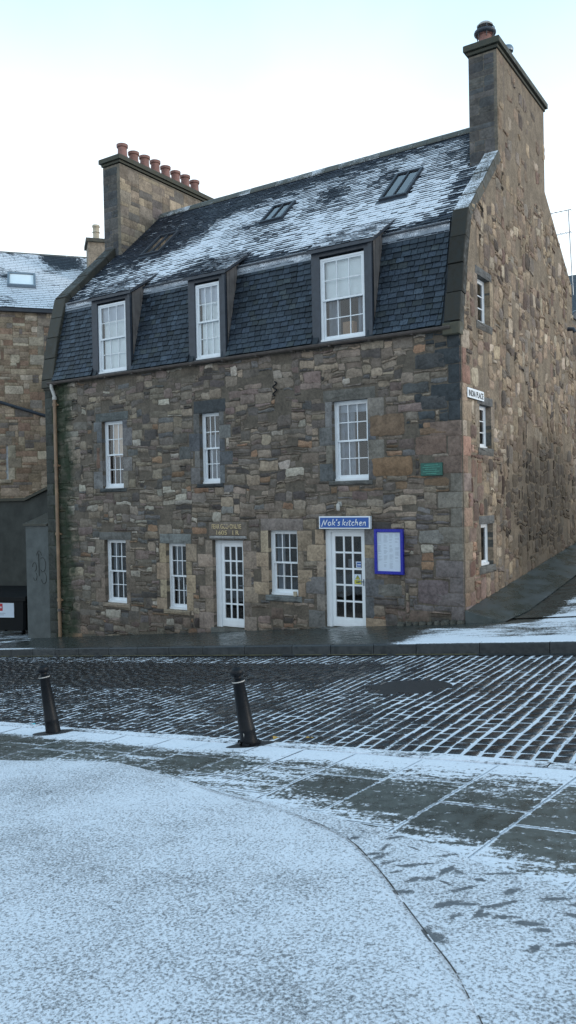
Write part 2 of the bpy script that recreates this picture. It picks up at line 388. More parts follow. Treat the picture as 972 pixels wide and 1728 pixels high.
# ---- front wall : mortar sheet, rubble, openings
blocks_f = []; dm = MB(); wm = MB()
allf = {**wins, **doors}
wm.poly([(XL, -1.9), (0, -.7), (0, ZE), (XL, ZE)], FAC, [rect(w) for w in allf.values()], col=MORT)
def reveal(mb, mp, w, dep, col):
    a, b, c, d = w
    for p, q in (((a, c), (b, c)), ((b, c), (b, d)), ((b, d), (a, d)), ((a, d), (a, c))):
        mb.add([mp(p[0], p[1], -dep), mp(q[0], q[1], -dep), mp(q[0], q[1], 0), mp(p[0], p[1], 0)], [(0, 1, 2, 3), (3, 2, 1, 0)][0:1], col)
for w in allf.values(): reveal(wm, FAC, w, .24, MORT)
tan = lambda: pick([(2, (.29, .225, .15)), (1, (.25, .20, .14)), (1, (.33, .26, .175))])
gry = lambda: pick([(2, (.145, .138, .125)), (1, (.115, .118, .115)), (1, (.175, .155, .125))])
brn = lambda: pick([(2, (.22, .175, .13)), (1, (.19, .155, .12))])
jamb = {'a': gry, 'b': gry, 'c': gry, 'd': brn, 'e': tan, 'f': tan, 'g': brn, 'h': tan}
SUR = {}
def surround(key, mp, blocks, w, colf, lint, sill, lcol=None, scol=None, sw=(.16, .34), over=.22, depth=-.2, low=None):
    u0, u1, v0, v1 = w; SUR[key] = out = []
    if low is None: low = v0
    for side in (-1, 1):
        mb = MB(); out.append(('jamb_stones', mb))
        v = low; k = rng.randint(0, 1)
        while v < v1 - .01:
            h = U(.27, .46)
            if v1 - v - h < .2: h = v1 - v
            wd = (sw[k % 2]) * U(.85, 1.15); k += 1
            a, b = (u0 - wd, u0 + .004) if side < 0 else (u1 - .004, u1 + wd)
            dressed(mb, mp, a, b, v, v + h, colf(), depth=depth); blocks.append((a, b, v, v + h)); v += h
    a, b = u0 - over * U(.7, 1), u1 + over * U(.7, 1)
    mb = MB()
    if lint: out.append(('stone_lintel', mb)); dressed(mb, mp, a, b, v1 - .004, v1 + lint, lcol or colf(), .016, depth=depth); blocks.append((a, b, v1, v1 + lint))
    mb = MB()
    if sill: out.append(('stone_sill', mb)); dressed(mb, mp, u0 - .1, u1 + .1, v0 - sill, v0 + .004, scol or colf(), .035, depth=depth); blocks.append((u0 - .1, u1 + .1, v0 - sill, v0))
for w in allf.values(): blocks_f.append((w[0], w[1], w[2], w[3]))
surround('a', FAC, blocks_f, wins['a'], gry, .22, .10, (.10, .105, .10), (.075, .08, .08))
surround('b', FAC, blocks_f, wins['b'], gry, .30, .10, (.055, .058, .06), (.05, .053, .055))
surround('c', FAC, blocks_f, wins['c'], gry, .24, .10, (.125, .115, .10), (.12, .115, .105))
surround('d', FAC, blocks_f, wins['d'], brn, .20, .12, (.125, .12, .11))
surround('e', FAC, blocks_f, wins['e'], tan, .24, .12, (.17, .175, .165), sw=(.2, .34))
surround('f', FAC, blocks_f, wins['f'], tan, .27, .14, (.20, .165, .145), (.14, .145, .14), sw=(.18, .38))
surround('g', FAC, blocks_f, doors['g'], brn, 0, 0, sw=(.22, .4), low=-.75)
surround('h', FAC, blocks_f, doors['h'], lambda: tan() if rng.random() < .6 else gry(), .03, 0, sw=(.22, .42), low=-.52)
SUR['h'].append(('doorstep', MB())); SUR['h'][-1][1].box(-3.24, -2.12, -.10, .1, -.60, -.485, (.12, .12, .115)); SUR['g'].append(('doorstep', MB())); SUR['g'][-1][1].box(-6.3, -5.3, -.06, .1, -.82, -.705, (.12, .12, .11))
blocks_f += [(-3.3, -2.1, -.66, -.46), (-6.32, -5.28, -.9, -.68), (-6.36, -5.2, 1.36, 1.80)]
# big rust coloured and dark blocks seen in the wall
for u0, u1, v0, v1, c in [(-2.02, -1.22, 3.55, 4.0, (.22, .125, .062)), (-1.98, -1.06, 2.72, 3.12, (.27, .14, .055)), (-.62, -.02, 0, 0, None),
    (-.98, -.32, 4.83, 5.13, (.04, .046, .052)), (-1.25, -.68, 4.36, 4.58, (.05, .058, .062)), (-.86, -.30, 4.02, 4.30, (.035, .042, .05)),
    (-1.0, -.32, 3.12, 3.5, (.22, .125, .085)), (-.9, -.32, 3.52, 3.66, (.25, .14, .07)), (-1.0, -.34, .14, .62, (.17, .12, .125)), (-.95, -.4, 1.35, 1.62, (.28, .26, .23)),
    (-1.9, -1.35, .25, .5, (.16, .15, .13)), (-5.95, -5.6, 1.98, 2.16, (.30, .28, .25)), (-10.05, -9.9, 3.2, 3.75, (.20, .10, .06)), (-7.2, -6.85, 3.3, 3.62, (.085, .09, .088))]:
    if c: one_stone(dm, FAC, u0, u1, v0, v1, .022, tuple(q * .55 + .45 * g_2 for q, g_2 in zip(c, (.115, .105, .095))), jit=.016, gap=.006, rnd=(.12, .4)); blocks_f.append((u0, u1, v0, v1))
# corner quoins shared by both walls
qm = MB(); ql = MB(); blocks_g = []
v = -.25; k = 0
qc = {}
while v < 5.40:
    h = U(.26, .40)
    if 5.56 - v - h < .2: h = 5.56 - v
    L1, L2 = ((.62, .26) if k % 2 else (.30, .48)); L1 *= U(.85, 1.1); L2 *= U(.85, 1.1); k += 1
    zc = v + h / 2
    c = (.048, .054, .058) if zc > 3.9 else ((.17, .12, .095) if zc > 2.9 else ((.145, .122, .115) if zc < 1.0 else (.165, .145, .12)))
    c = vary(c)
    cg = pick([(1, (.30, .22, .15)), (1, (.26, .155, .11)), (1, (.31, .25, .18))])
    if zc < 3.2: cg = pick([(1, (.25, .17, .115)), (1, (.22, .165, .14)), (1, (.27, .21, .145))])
    g_ = .007
    # front leaf and gable leaf meet in a bevelled arris
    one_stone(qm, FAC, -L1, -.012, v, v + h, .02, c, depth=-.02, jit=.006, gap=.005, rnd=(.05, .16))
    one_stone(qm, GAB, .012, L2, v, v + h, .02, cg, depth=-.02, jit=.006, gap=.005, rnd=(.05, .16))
    qm.add([(-.03, -.014, v + g_), (.014, .03, v + g_), (.014, .03, v + h - g_), (-.03, -.014, v + h - g_), (-.005, -.005, v + g_ + .01), (-.005, -.005, v + h - .017)], [(0, 1, 2, 3)], tuple((a + b) / 2 for a, b in zip(c, cg)))
    blocks_f.append((-L1, 0, v, v + h)); blocks_g.append((0, L2, v, v + h)); v += h
v = -1.55; k = 0
while v < 5.5:
    h = min(U(.28, .42), 5.56 - v); L = (.42 if k % 2 else .27); k += 1
    one_stone(ql, FAC, XL, XL + L, v, v + h, .02, vary((.05, .052, .045)), jit=.006, gap=.005, rnd=(.05, .15)); blocks_f.append((XL, XL + L, v, v + h)); v += h
wall = wm.obj('front_wall', M['rubble'], house)
fr = dm
rubble(fr, FAC, XL + .01, -.01, -1.8, ZE, lambda u, v: v > .1 * u - .35, blocks_f, pal_front, cu=.090, cv=.058, warp=.085, rnd=(.14, .55), jit=.017, gap=(.003, .016), hgt=(.005, .030), bare=lambda u, v: noise.noise(Vector((u * 1.5, v * 2.3, 14))) > .42 - .04 * max(0, v - 2) or rng.random() < .03)
fr.obj('rubble_facing', M['rubble'], wall, True)
qm.obj('quoin', M['dressed'], wall, True); ql.obj('quoin', M['dressed'], wall, True)
# ---- gable wall
CH0, CH1 = 2.4, 6.0; CZ = 12.02
gp = [(0, -.7), (8.6, .3), (8.6, 8.1), (6.0, 10.0), (6.0, CZ), (CH0, CZ), (CH0, 9.72), (.55, 7.98), (0.0, ZE)]
gm = MB(); gm.poly(gp, GAB, [rect(w) for w in gwins.values()], col=(.205, .158, .112))
for w in gwins.values(): reveal(gm, GAB, w, .24, (.10, .095, .085))
gd = MB()
for w in gwins.values(): blocks_g.append((w[0], w[1], w[2], w[3]))
gcol = lambda: pick([(1, (.26, .205, .14)), (1, (.22, .18, .13))])
for k_, w in gwins.items(): surround(k_, GAB, blocks_g, w, gcol, .17, .16, (.115, .112, .108), (.125, .118, .108), sw=(.16, .2), over=.12)
def in_gable(u, v):
    if u < .12 + max(0, v - ZE) * .2 or u > 8.56 or v < -.1 + .1 * u: return False
    if v < 7.9: return True if u > .06 + (v - ZE) * .225 else False
    if v < 9.7 and u < CH0: return u > .58 + (v - 7.95) * 1.06
    if v > 8.1 and u > 6: return (8.6 - u) / 2.6 * 1.9 + 8.05 > v + .05
    return v < CZ - .04 and (CH0 + .03 < u < 5.97 or v < 9.7)
gwall = gm.obj('gable_wall', M['gable'], house)
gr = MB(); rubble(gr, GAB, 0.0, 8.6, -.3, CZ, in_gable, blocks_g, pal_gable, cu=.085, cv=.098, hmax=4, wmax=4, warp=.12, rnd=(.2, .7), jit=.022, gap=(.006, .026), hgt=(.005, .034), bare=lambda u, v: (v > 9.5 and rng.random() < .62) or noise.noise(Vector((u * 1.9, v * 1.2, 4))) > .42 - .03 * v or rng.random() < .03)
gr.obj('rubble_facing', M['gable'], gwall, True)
# hidden sides, so the house is a solid from anywhere
bm_ = MB(); bm_.poly([(0, -1), (12, -1), (12, 8.05), (0, 8.05)], backm(8.6), col=MORT)
lp = [(-8.6, -2), (0, -2), (0, ZE), (-.55, 7.98), (-2.4, 9.72), (-4.2, 11.2), (-6.0, 10.0), (-8.6, 8.1)]
bm_.poly(lp, leftm(XL), col=MORT)
bm_.obj('rear_wall', M['gable'], house)
im = MB(); im.poly([(XL + .1, -1.5), (-.1, -1.5), (-.1, 7.5), (XL + .1, 7.5)], facm(2.6)); im.box(XL + .1, -.1, .3, 2.6, 2.15, 2.3); im.box(XL + .1, -.1, .3, 2.6, 5.25, 5.4)
im.obj('room_partition', M['inside'], house)

def attach(key, parent):
    for n_, mb_ in SUR[key]: mb_.obj(n_, M['dressed'], parent, True)
# ---- sash windows and glazed doors
def bars(mb, mp, u0, u1, v0, v1, nc, nr, d, st, rt, rb, bar=.02):
    """stiles, rails and glazing bars of one sash; returns glass rect"""
    mb.mbox(mp, u0, u0 + st, v0, v1, d - .035, d); mb.mbox(mp, u1 - st, u1, v0, v1, d - .035, d)
    mb.mbox(mp, u0 + st, u1 - st, v1 - rt, v1, d - .035, d - .001); mb.mbox(mp, u0 + st, u1 - st, v0, v0 + rb, d - .035, d - .001)
    a, b, c, e = u0 + st, u1 - st, v0 + rb, v1 - rt
    for i in range(1, nc): x = a + (b - a) * i / nc; mb.mbox(mp, x - bar / 2, x + bar / 2, c, e, d - .028, d - .004)
    for i in range(1, nr): z = c + (e - c) * i / nr; mb.mbox(mp, a, b, z - bar / 2, z + bar / 2, d - .026, d - .006)
    return a, b, c, e
def sash(parent, mp, w, dep=DE, nc=3, nr=2, fr=.055, stile=.038, single=False, meet=.5):
    u0, u1, v0, v1 = w; f = MB()
    f.mbox(mp, u0, u0 + fr, v0, v1, -dep - .09, -dep); f.mbox(mp, u1 - fr, u1, v0, v1, -dep - .09, -dep)
    f.mbox(mp, u0 + fr, u1 - fr, v1 - fr * .8, v1, -dep - .09, -dep - .001); f.mbox(mp, u0 - .01, u1 + .01, v0 - .0, v0 + .05, -dep - .09, -dep + .03)
    wn = f.obj('window', M['white'], parent)
    a, b, c, e = u0 + fr, u1 - fr, v0 + .05, v1 - fr * .8
    s = MB(); gl = MB()
    if single:
        g = bars(s, mp, a, b, c, e, nc, nr, -dep - .015, stile, .045, .05)
        gl.add([mp(g[0], g[2], -dep - .032), mp(g[1], g[2], -dep - .032), mp(g[1], g[3], -dep - .032), mp(g[0], g[3], -dep - .032)], [(0, 1, 2, 3)])
        s.obj('sash', M['white'], wn)
    else:
        mz = c + (e - c) * meet
        g = bars(s, mp, a, b, mz - .02, e, nc, nr, -dep - .012, stile, .035, .04)
        s.obj('sash', M['white'], wn); s2 = MB()
        g2 = bars(s2, mp, a, b, c, mz + .02, nc, nr, -dep - .052, stile, .04, .075)
        s2.obj('sash', M['white'], wn)
        for q, d in ((g, -dep - .028), (g2, -dep - .068)):
            gl.add([mp(q[0], q[2], d), mp(q[1], q[2], d), mp(q[1], q[3], d), mp(q[0], q[3], d)], [(0, 1, 2, 3)])
    gl.obj('pane', M['glass'], wn)
    return wn
def hanging(parent, mp, u0, u1, v0, v1, d, mat, name='curtain', wave=.02, n=26):
    m = MB(); vs = []
    for i in range(n + 1):
        u = u0 + (u1 - u0) * i / n; dd = d + wave * sin(i * 1.9) + wave * .4 * sin(i * 4.1)
        vs += [mp(u, v0, dd), mp(u, v1, dd)]
    m.add(vs, [(2 * i, 2 * i + 2, 2 * i + 3, 2 * i + 1) for i in range(n)])
    return m.obj(name, mat, parent, True)
W = {}
for k_ in 'abcdef':
    W[k_] = sash(house, FAC, wins[k_], fr=.05 if k_ in 'be' else .06); attach(k_, W[k_])
a = wins['c']; hanging(W['c'], FAC, a[0] + .06, a[0] + .42, a[2] + .05, a[3] - .1, -.25, M['curtain'])
hanging(W['c'], FAC, a[0] + .06, a[1] - .06, a[3] - .24, a[3] - .05, -.225, M['curtain'], 'blind', 0.0, 2)
a = wins['b']; hanging(W['b'], FAC, a[0] + .05, a[1] - .05, a[2] + .05, a[3] - .5, -.30, M['curtain'], wave=.03)
a = wins['a']; hanging(W['a'], FAC, a[0] + .2, a[1] - .02, a[2] + .82, a[3] - .05, -.225, M['reflection'], 'blind', 0, 2)  # no real blind: added sheet coloured as peach sky reflected in the upper panes
lb = MB()
for _ in range(16):
    p = (a[1] - .1 - abs(rng.gauss(0, .11)), .42 + U(0, .1), a[2] + U(.22, .86)); r = .014
    lb.lathe([(0, -r), (r * .8, -r * .5), (r, 0), (r * .8, r * .5), (0, r)], p, 6)
lb.obj('fairy_lights', M['bulb'], W['a'], True)
a = wins['d']; hanging(W['d'], FAC, a[0] + .05, a[0] + .2, a[2] + .05, a[3] - .05, -.30, M['curtain'])
a = wins['f']; hanging(W['f'], FAC, a[0] + .05, a[0] + .25, a[2] + .05, a[3] - .05, -.30, M['curtain'])
hanging(W['e'], FAC, wins['e'][0] + .05, wins['e'][0] + .22, wins['e'][2] + .7, wins['e'][3] - .05, -.30, M['curtain'])
cd = MB(); cd.mbox(FAC, -7.32, -7.2, -.05, .24, -.28, -.26); cd.obj('card', M['paper'], W['e'])
for k_, a_, b_, c_ in (('p', 2, 3, .04), ('q', 2, 3, .04), ('r', 1, 1, .05)): attach(k_, sash(house, GAB, gwins[k_], nc=a_, nr=b_, single=True, fr=c_))
def glazed_door(w, dep, stickers=False, lf=.13, rf=.05):
    u0, u1, v0, v1 = w; f = MB()
    f.mbox(FAC, u0, u0 + lf, v0, v1, -dep - .1, -dep + .02); f.mbox(FAC, u1 - rf, u1, v0, v1, -dep - .1, -dep + .02)
    f.mbox(FAC, u0 + lf, u1 - rf, v1 - .06, v1, -dep - .1, -dep + .018)
    f.mbox(FAC, u0 + lf - .03, u0 + lf - .012, v0, v1 - .06, -dep + .02, -dep + .03)
    dr = f.obj('door', M['white'], house); d = MB(); gl = MB()
    g = bars(d, FAC, u0 + lf, u1 - rf, v0 + .015, v1 - .065, 3, 5, -dep - .01, .085, .09, .20, .038)
    d.mbox(FAC, u0 + lf + .06, u1 - rf - .06, v0 + .05, v0 + .17, -dep - .012, -dep - .004)
    d.obj('door_leaf', M['white'], dr)
    gl.add([FAC(g[0], g[2], -dep - .03), FAC(g[1], g[2], -dep - .03), FAC(g[1], g[3], -dep - .03), FAC(g[0], g[3], -dep - .03)], [(0, 1, 2, 3)])
    gl.obj('pane', M['glass'], dr)
    h = MB(); x = u1 - rf - .045; z = v0 + .98
    h.mbox(FAC, x - .016, x + .016, z - .07, z + .07, -dep - .01, -dep - .002); h.tube([FAC(x, z + .02, -dep), FAC(x, z + .02, -dep + .045), FAC(x - .1, z + .02, -dep + .045)], .009, 8)
    h.obj('handle', M['metal'], dr, True)
    return dr, g
dg, gg = glazed_door(doors['g'], .14, lf=.15)
dh, gh = glazed_door(doors['h'], .10)
attach('g', dg); attach('h', dh)
cw = (gh[1] - gh[0]) / 3; rh = (gh[3] - gh[2]) / 5
# warning sticker, blue sticker and a mug standing behind the glass
x1 = gh[1] - .022; x0 = x1 - cw + .045; zt = gh[2] + rh * 3 - .11; zb = gh[2] + rh * 2 + .025
st = MB(); yy = .10 + .024
st.mbox(facm(0), x0, x1, zb, zt, -yy, -yy + .002, mat=0)
cx = (x0 + x1) / 2; zm = zb + (zt - zb) * .44
st.mbox(facm(0), x0 + .005, x1 - .005, zb + .005, zm, -yy, -yy + .004, mat=1)
tri = [(cx - .062, zm + .01), (cx + .062, zm + .01), (cx, zt - .012)]
st.add([(p[0], yy - .005, p[1]) for p in tri], [(0, 1, 2)], mat=2)
c0 = (sum(p[0] for p in tri) / 3, sum(p[1] for p in tri) / 3)
st.add([(c0[0] + (p[0] - c0[0]) * .72, yy - .006, c0[1] + (p[1] - c0[1]) * .72) for p in tri], [(0, 1, 2)], mat=1)
st.add([(cx - .008, yy - .007, zm + .03), (cx + .010, yy - .007, zm + .03), (cx + .004, yy - .007, zt - .045), (cx - .006, yy - .007, zt - .045)], [(0, 1, 2, 3)], mat=2)
for zz, ww in ((zm - .03, .11), (zm - .055, .09), (zb + .03, .07)): st.mbox(facm(0), cx - ww / 2, cx + ww / 2, zz, zz + .013, -yy + .004, -yy + .006, mat=2)
st.obj('warning_sticker', [M['paper'], M['yellowp'], M['stickgreen']], dh)
st = MB(); z = gh[2] + rh * 3 + .03
st.mbox(facm(0), x1 - .12, x1, z, z + .13, -yy, -yy + .002, mat=0); st.mbox(facm(0), x1 - .10, x1, z + .02, z + .11, -yy + .002, -yy + .004, mat=1); st.mbox(facm(0), x1 - .085, x1, z + .05, z + .075, -yy + .004, -yy + .005, mat=0)
st.obj('blue_sticker', [M['paper'], M['signblue']], dh)
mg = MB(); mx = gh[0] + cw * 1.55; mz = gh[2] + rh * 3 + .03
mg.lathe([(0, 0), (.055, 0), (.06, .02), (.058, .15), (.062, .17), (.054, .17), (.05, .03), (0, .02)], (mx, .20, mz), 18)
mg.tube([(mx + .055, .20, mz + .14), (mx + .10, .20, mz + .13), (mx + .105, .20, mz + .06), (mx + .055, .20, mz + .035)], .011, 8)
mg.obj('mug_ornament', M['metal'], dh, True)

# ---- inscribed lintel over the left door
pl = MB(); dressed(pl, FAC, -6.34, -5.22, 1.47, 1.79, (.16, .13, .105), .03, jit=.004)
pl.bbox(FAC, -6.30, -5.24, 1.40, 1.465, -.1, .055, .012, (.26, .25, .24)); pl.bbox(FAC, -6.26, -5.30, 1.362, 1.40, -.1, .02, .008, (.13, .12, .11))
lint = pl.obj('inscribed_lintel', M['dressed'], house, True)
def text(s, name, mat, parent, mp, u, v, d, size, width=None, align='CENTER', extrude=.004, bold=0.0, sx=1.0):
    cu = bpy.data.curves.new('t', 'FONT'); cu.body = s; cu.size = size; cu.align_x = align; cu.extrude = extrude; cu.offset = bold
    to = bpy.data.objects.new('t', cu); COL.objects.link(to); bpy.context.view_layer.update()
    me = bpy.data.meshes.new_from_object(to.evaluated_get(bpy.context.evaluated_depsgraph_get()))
    bpy.data.objects.remove(to)
    xs = [q.co.x for q in me.vertices]; k = sx
    if width: k = width / (max(xs) - min(xs))
    m = MB(); m.add([mp(u + q.co.x * k, v + q.co.y, d + q.co.z) for q in me.vertices], [tuple(p.vertices) for p in me.polygons])
    bpy.data.meshes.remove(me)
    return m.obj(name, mat, parent)
text('FEAR GOD ONLYE', 'lettering', M['gold'], lint, FAC, -5.80, 1.635, .034, .155, .86, bold=.0015)
text('1605   I R', 'lettering', M['gold'], lint, FAC, -5.78, 1.495, .034, .145, .66, bold=.0015)

# ---- mansard slating
def prof_low(s):
    """lower mansard: s metres up the slope -> (y,z)"""
    z = ZE + .06 + s * .975
    t = (z - ZE) / (RB[1] - ZE); y = -.06 + .56 * t + .05 * (1 - min(1, s / .5)) ** 2 * -1
    return y, z
def prof_up(s):
    L = sqrt((RT[0] - RB[0]) ** 2 + (RT[1] - RB[1]) ** 2); t = s / L
    return RB[0] + (RT[0] - RB[0]) * t, RB[1] + (RT[1] - RB[1]) * t
def slates(mb, prof, x0, x1, s0, s1, ex, wr, skip, snowf, tintf, lift=.02, ebias=.0, jitter=0., gp=.0035):
    s = s0; row = 0
    while s < s1:
        x = x0 - U(0, .15); e = ex * U(.96, 1.04)
        while x < x1:
            w = U(*wr); a = max(x, x0); b = min(x + w, x1); xm = (a + b) / 2; x += w
            if b - a < .03 or skip(xm, s + e / 2): continue
            j0 = U(-.009, .007); t0 = min(s1 + .02, s + e * 1.55)
            P0 = Vector((0, *prof(s + j0))); P1 = Vector((0, *prof(t0))); T = (P1 - P0).normalized(); Nn = Vector((0, -T.z, T.y))
            l0 = lift + U(-.004, .007); l1 = .006; th = .014; g = gp
            vs = []
            for px_, P, l in ((a + g, P0, l0), (b - g, P0 + T * U(-.004, .004), l0 + U(-.003, .003)), (b - g, P1, l1), (a + g, P1, l1)):
                q = P + Nn * l; vs.append((px_, q.y, q.z))
            for i in (0, 1): q = Vector(vs[i]) - Nn * th; vs.append(tuple(q))
            d = snowf(xm, s) + U(-1, 1) * jitter; sn = [d - ebias, d - ebias, d + ebias * 2.1, d + ebias * 2.1, d - .5, d - .5]
            k = tintf(); mb.add(vs, [(0, 1, 2, 3), (4, 5, 1, 0), (5, 2, 1), (0, 3, 4)], k, sn)
        s += e; row += 1
dorm = [(-9.87, -8.86), (-6.60, -5.86), (-3.14, -2.06)]; DZ0, DZ1 = 5.64, 7.42
DL, DR = .20, .20      # dark posts each side
def in_dorm(x, m=0.): return any(a - DL - m < x < b + DR + m for a, b in dorm)
def tint_s():
    k = U(.5, 1.45); r = rng.random()
    if r < .06: return (k * 1.5, k * 1.5, k * 1.5)
    if r < .16: return (k * 1.15, k * 1.05, k * .85)
    return (k, k, k * U(.97, 1.08))
sm = MB(); Llow = (RB[1] - ZE - .06) / .975
bays = [XL + .42] + [q for a, b in dorm for q in (a - DL, b + DR)] + [-.36]
for k in range(4):
    sm = MB(); slates(sm, prof_low, bays[2 * k], bays[2 * k + 1], 0, Llow - .16, .128, (.14, .225), lambda x, s: False, lambda x, s: (.30 if s < .12 else -.25), tint_s, lift=.040, gp=.006)
    sm.obj('mansard_slates', M['slate'], house)
un = MB()   # boarding under both slopes
for pf, L in ((prof_low, Llow), (prof_up, 5.01)):
    n = 8
    for i in range(n):
        y0, z0 = pf(L * i / n); y1, z1 = pf(L * (i + 1) / n)
        if pf is prof_low:
            xs = [XL + .3] + [q for a, b in dorm for q in (a - .05, b + .05)] + [-.2]
            segs = [(xs[2 * k], xs[2 * k + 1]) for k in range(4)]
        else: segs = [(XL + .3, -.2)]
        for a, b in segs: un.add([(a, y0, z0), (b, y0, z0), (b, y1, z1), (a, y1, z1)], [(0, 1, 2, 3)], (.5, .5, .5), -1)
un.add([(XL, RT[0], RT[1]), (-.1, RT[0], RT[1]), (-.1, 8.6, 8.05), (XL, 8.6, 8.05)], [(0, 1, 2, 3)], (1, 1, 1), .4)
un.obj('roof_boarding', M['slate'], house)
def roofsnow(x, s):
    """how much snow lies: photo shows a heavy diagonal field, bare near ridge and at the left"""
    s = s / 5.0
    d = .02
    d += .07 * smooth(-6, -3, x) + .16 * smooth(-7.8, -9.0, x) * smooth(.55, .35, s)
    d += .64 * smooth(-9.1, -7.6, x + (.45 - s) * 1.6) * smooth(.90, .62, s - .03 * (x + 6)) * smooth(-.02, .10, s)
    d += .48 * blob(x, s, -9.8, .14, 1.5, .13) + .30 * blob(x, s, -8.3, .30, 1.0, .12)
    d += .25 * blob(x, s, -7.0, .50, 1.2, .16) + .18 * blob(x, s, -2.6, .28, 2.4, .22)
    d -= .75 * blob(x, s, -4.35, .60, .45, .13) + .30 * blob(x, s, -3.4, .47, .55, .08)
    d -= .35 * blob(x, s, -7.0, .06, .9, .10) + .5 * blob(x, s, -6.45, .43, .5, .06) + .6 * blob(x, s, -.75, .78, .6, .22)
    d -= .5 * blob(x, s, -3.0, .62, .35, .10) + .4 * blob(x, s, -5.4, .30, .5, .06)
    d -= .55 * blob(x, s, -.6, .35, .22, .5)
    d += .16 * noise.noise(Vector((x * 1.1, s * 7, 2.)))
    return d
sky = [(-10.2, -9.45, 1.98, 2.86), (-6.20, -5.50, 2.16, 2.86), (-2.62, -1.93, 1.84, 2.86)]     # x0,x1,y0,y1
def s_of_y(y): return (y - RB[0]) / (RT[0] - RB[0]) * 5.01
def in_sky(x, s): return any(a - .02 < x < b + .02 and s_of_y(c) - .02 < s < s_of_y(d) - .02 for a, b, c, d in sky)
rm = MB(); slates(rm, prof_up, XL + .42, -.36, -.05, 4.97, .112, (.14, .225), in_sky, roofsnow, lambda: (lambda k: (k, k, k * 1.05))(U(.6, 1.3)), lift=.024, ebias=.30, jitter=.26)
roof = rm.obj('roof', M['roofslate'], house)
# ridge
rg = MB(); x = XL + .7
while x < -.62:
    L = min(U(.38, .48), -.62 - x)
    ys = [(-.17, -.13), (-.10, -.02), (0, .045), (.10, -.02), (.17, -.11)]; vs = []
    for xx in (x + .004, x + L - .004):
        for a_, b_ in ys: vs.append((xx, RT[0] + a_, RT[1] + .05 + b_ + U(-.004, .004)))
        for a_, b_ in ys: vs.append((xx, RT[0] + a_, RT[1] + .015 + b_))
    fs = [(i, i + 10, i + 11, i + 1)[::-1] for i in range(4)] + [(5, 6, 7, 8, 9, 4, 3, 2, 1, 0), (15, 10, 11, 12, 13, 14, 19, 18, 17, 16)][:0]
    fs += [(0, 1, 6, 5), (1, 2, 7, 6), (2, 3, 8, 7), (3, 4, 9, 8), (10, 15, 16, 11), (11, 16, 17, 12), (12, 17, 18, 13), (13, 18, 19, 14), (0, 5, 15, 10)]
    rg.add(vs, fs, (1, 1, 1), U(.3, .5)); x += L
rg.obj('ridge_tiles', M['ridge'], roof)
# lead strip under the break, between the dormers
xs = [XL + .42] + [q for a, b in dorm for q in (a - DL, b + DR)] + [-.36]
for k in range(4):
    ld = MB(); a, b = xs[2 * k], xs[2 * k + 1]
    n = max(2, int((b - a) / .3))
    for i in range(n):
        p = a + (b - a) * i / n; q = a + (b - a) * (i + 1) / n
        y0, z0 = prof_low(Llow - .25); y1, z1 = prof_low(Llow - .01)
        ld.add([(p, y0 - .032, z0), (q, y0 - .032, z0), (q, y1 - .05, z1), (p, y1 - .05, z1)], [(0, 1, 2, 3)], (1, 1, 1), [.36, .36, .62, .62])
    ld.obj('lead_flashing', M['lead'], roof)
eb = MB()
eb.box(XL + .5, -.36, RB[0] - .11, RB[0] - .06, RB[1] - .07, RB[1] - .035, snow=-1); eb.obj('eaves_board', M['dark_paint'], roof)
# skylights
for a, b, c, d in sky:
    def sp(u, v, h, a=a):    # u across, v along slope (metres from y=c), h normal
        P0 = Vector((0, *prof_up(s_of_y(c) + v))); T = Vector((0, RT[0] - RB[0], RT[1] - RB[1])).normalized(); Nn = Vector((0, -T.z, T.y)); q = P0 + Nn * h
        return (u, q.y, q.z)
    L = s_of_y(d) - s_of_y(c); f = MB(); bw = .06
    for u0, u1, v0, v1 in ((a, a + bw, 0, L), (b - bw, b, 0, L), (a + bw, b - bw, 0, bw), (a + bw, b - bw, L - bw, L)):
        f.add([sp(u, v, h) for h in (-.02, .085) for v in (v0, v1) for u in (u0, u1)], [(0, 2, 3, 1), (4, 5, 7, 6), (0, 1, 5, 4), (2, 6, 7, 3), (1, 3, 7, 5), (0, 4, 6, 2)])
    m_ = (a + b) / 2; f.add([sp(u, v, h) for h in (.03, .08) for v in (bw, L - bw) for u in (m_ - .014, m_ + .014)], [(0, 2, 3, 1), (4, 5, 7, 6), (0, 1, 5, 4), (2, 6, 7, 3), (1, 3, 7, 5), (0, 4, 6, 2)])
    f.add([sp(a - .05, -.14, .032), sp(b + .05, -.14, .032), sp(b + .05, .0, .036), sp(a - .05, 0, .036)], [(0, 1, 2, 3)])
    k = f.obj('skylight', M['dark_paint'], house)
    f = MB(); f.add([sp(a + bw, bw, .05), sp(b - bw, bw, .05), sp(b - bw, L - bw, .05), sp(a + bw, L - bw, .05)], [(0, 1, 2, 3)]); f.obj('pane', M['glass'], k)
    f = MB(); f.add([sp(a + bw, bw, -.0), sp(b - bw, bw, -.0), sp(b - bw, L - bw, -.0), sp(a + bw, L - bw, -.0)], [(0, 1, 2, 3)]); f.obj('blind', simple('skylight_blind', (.16, .17, .155), .8), k)
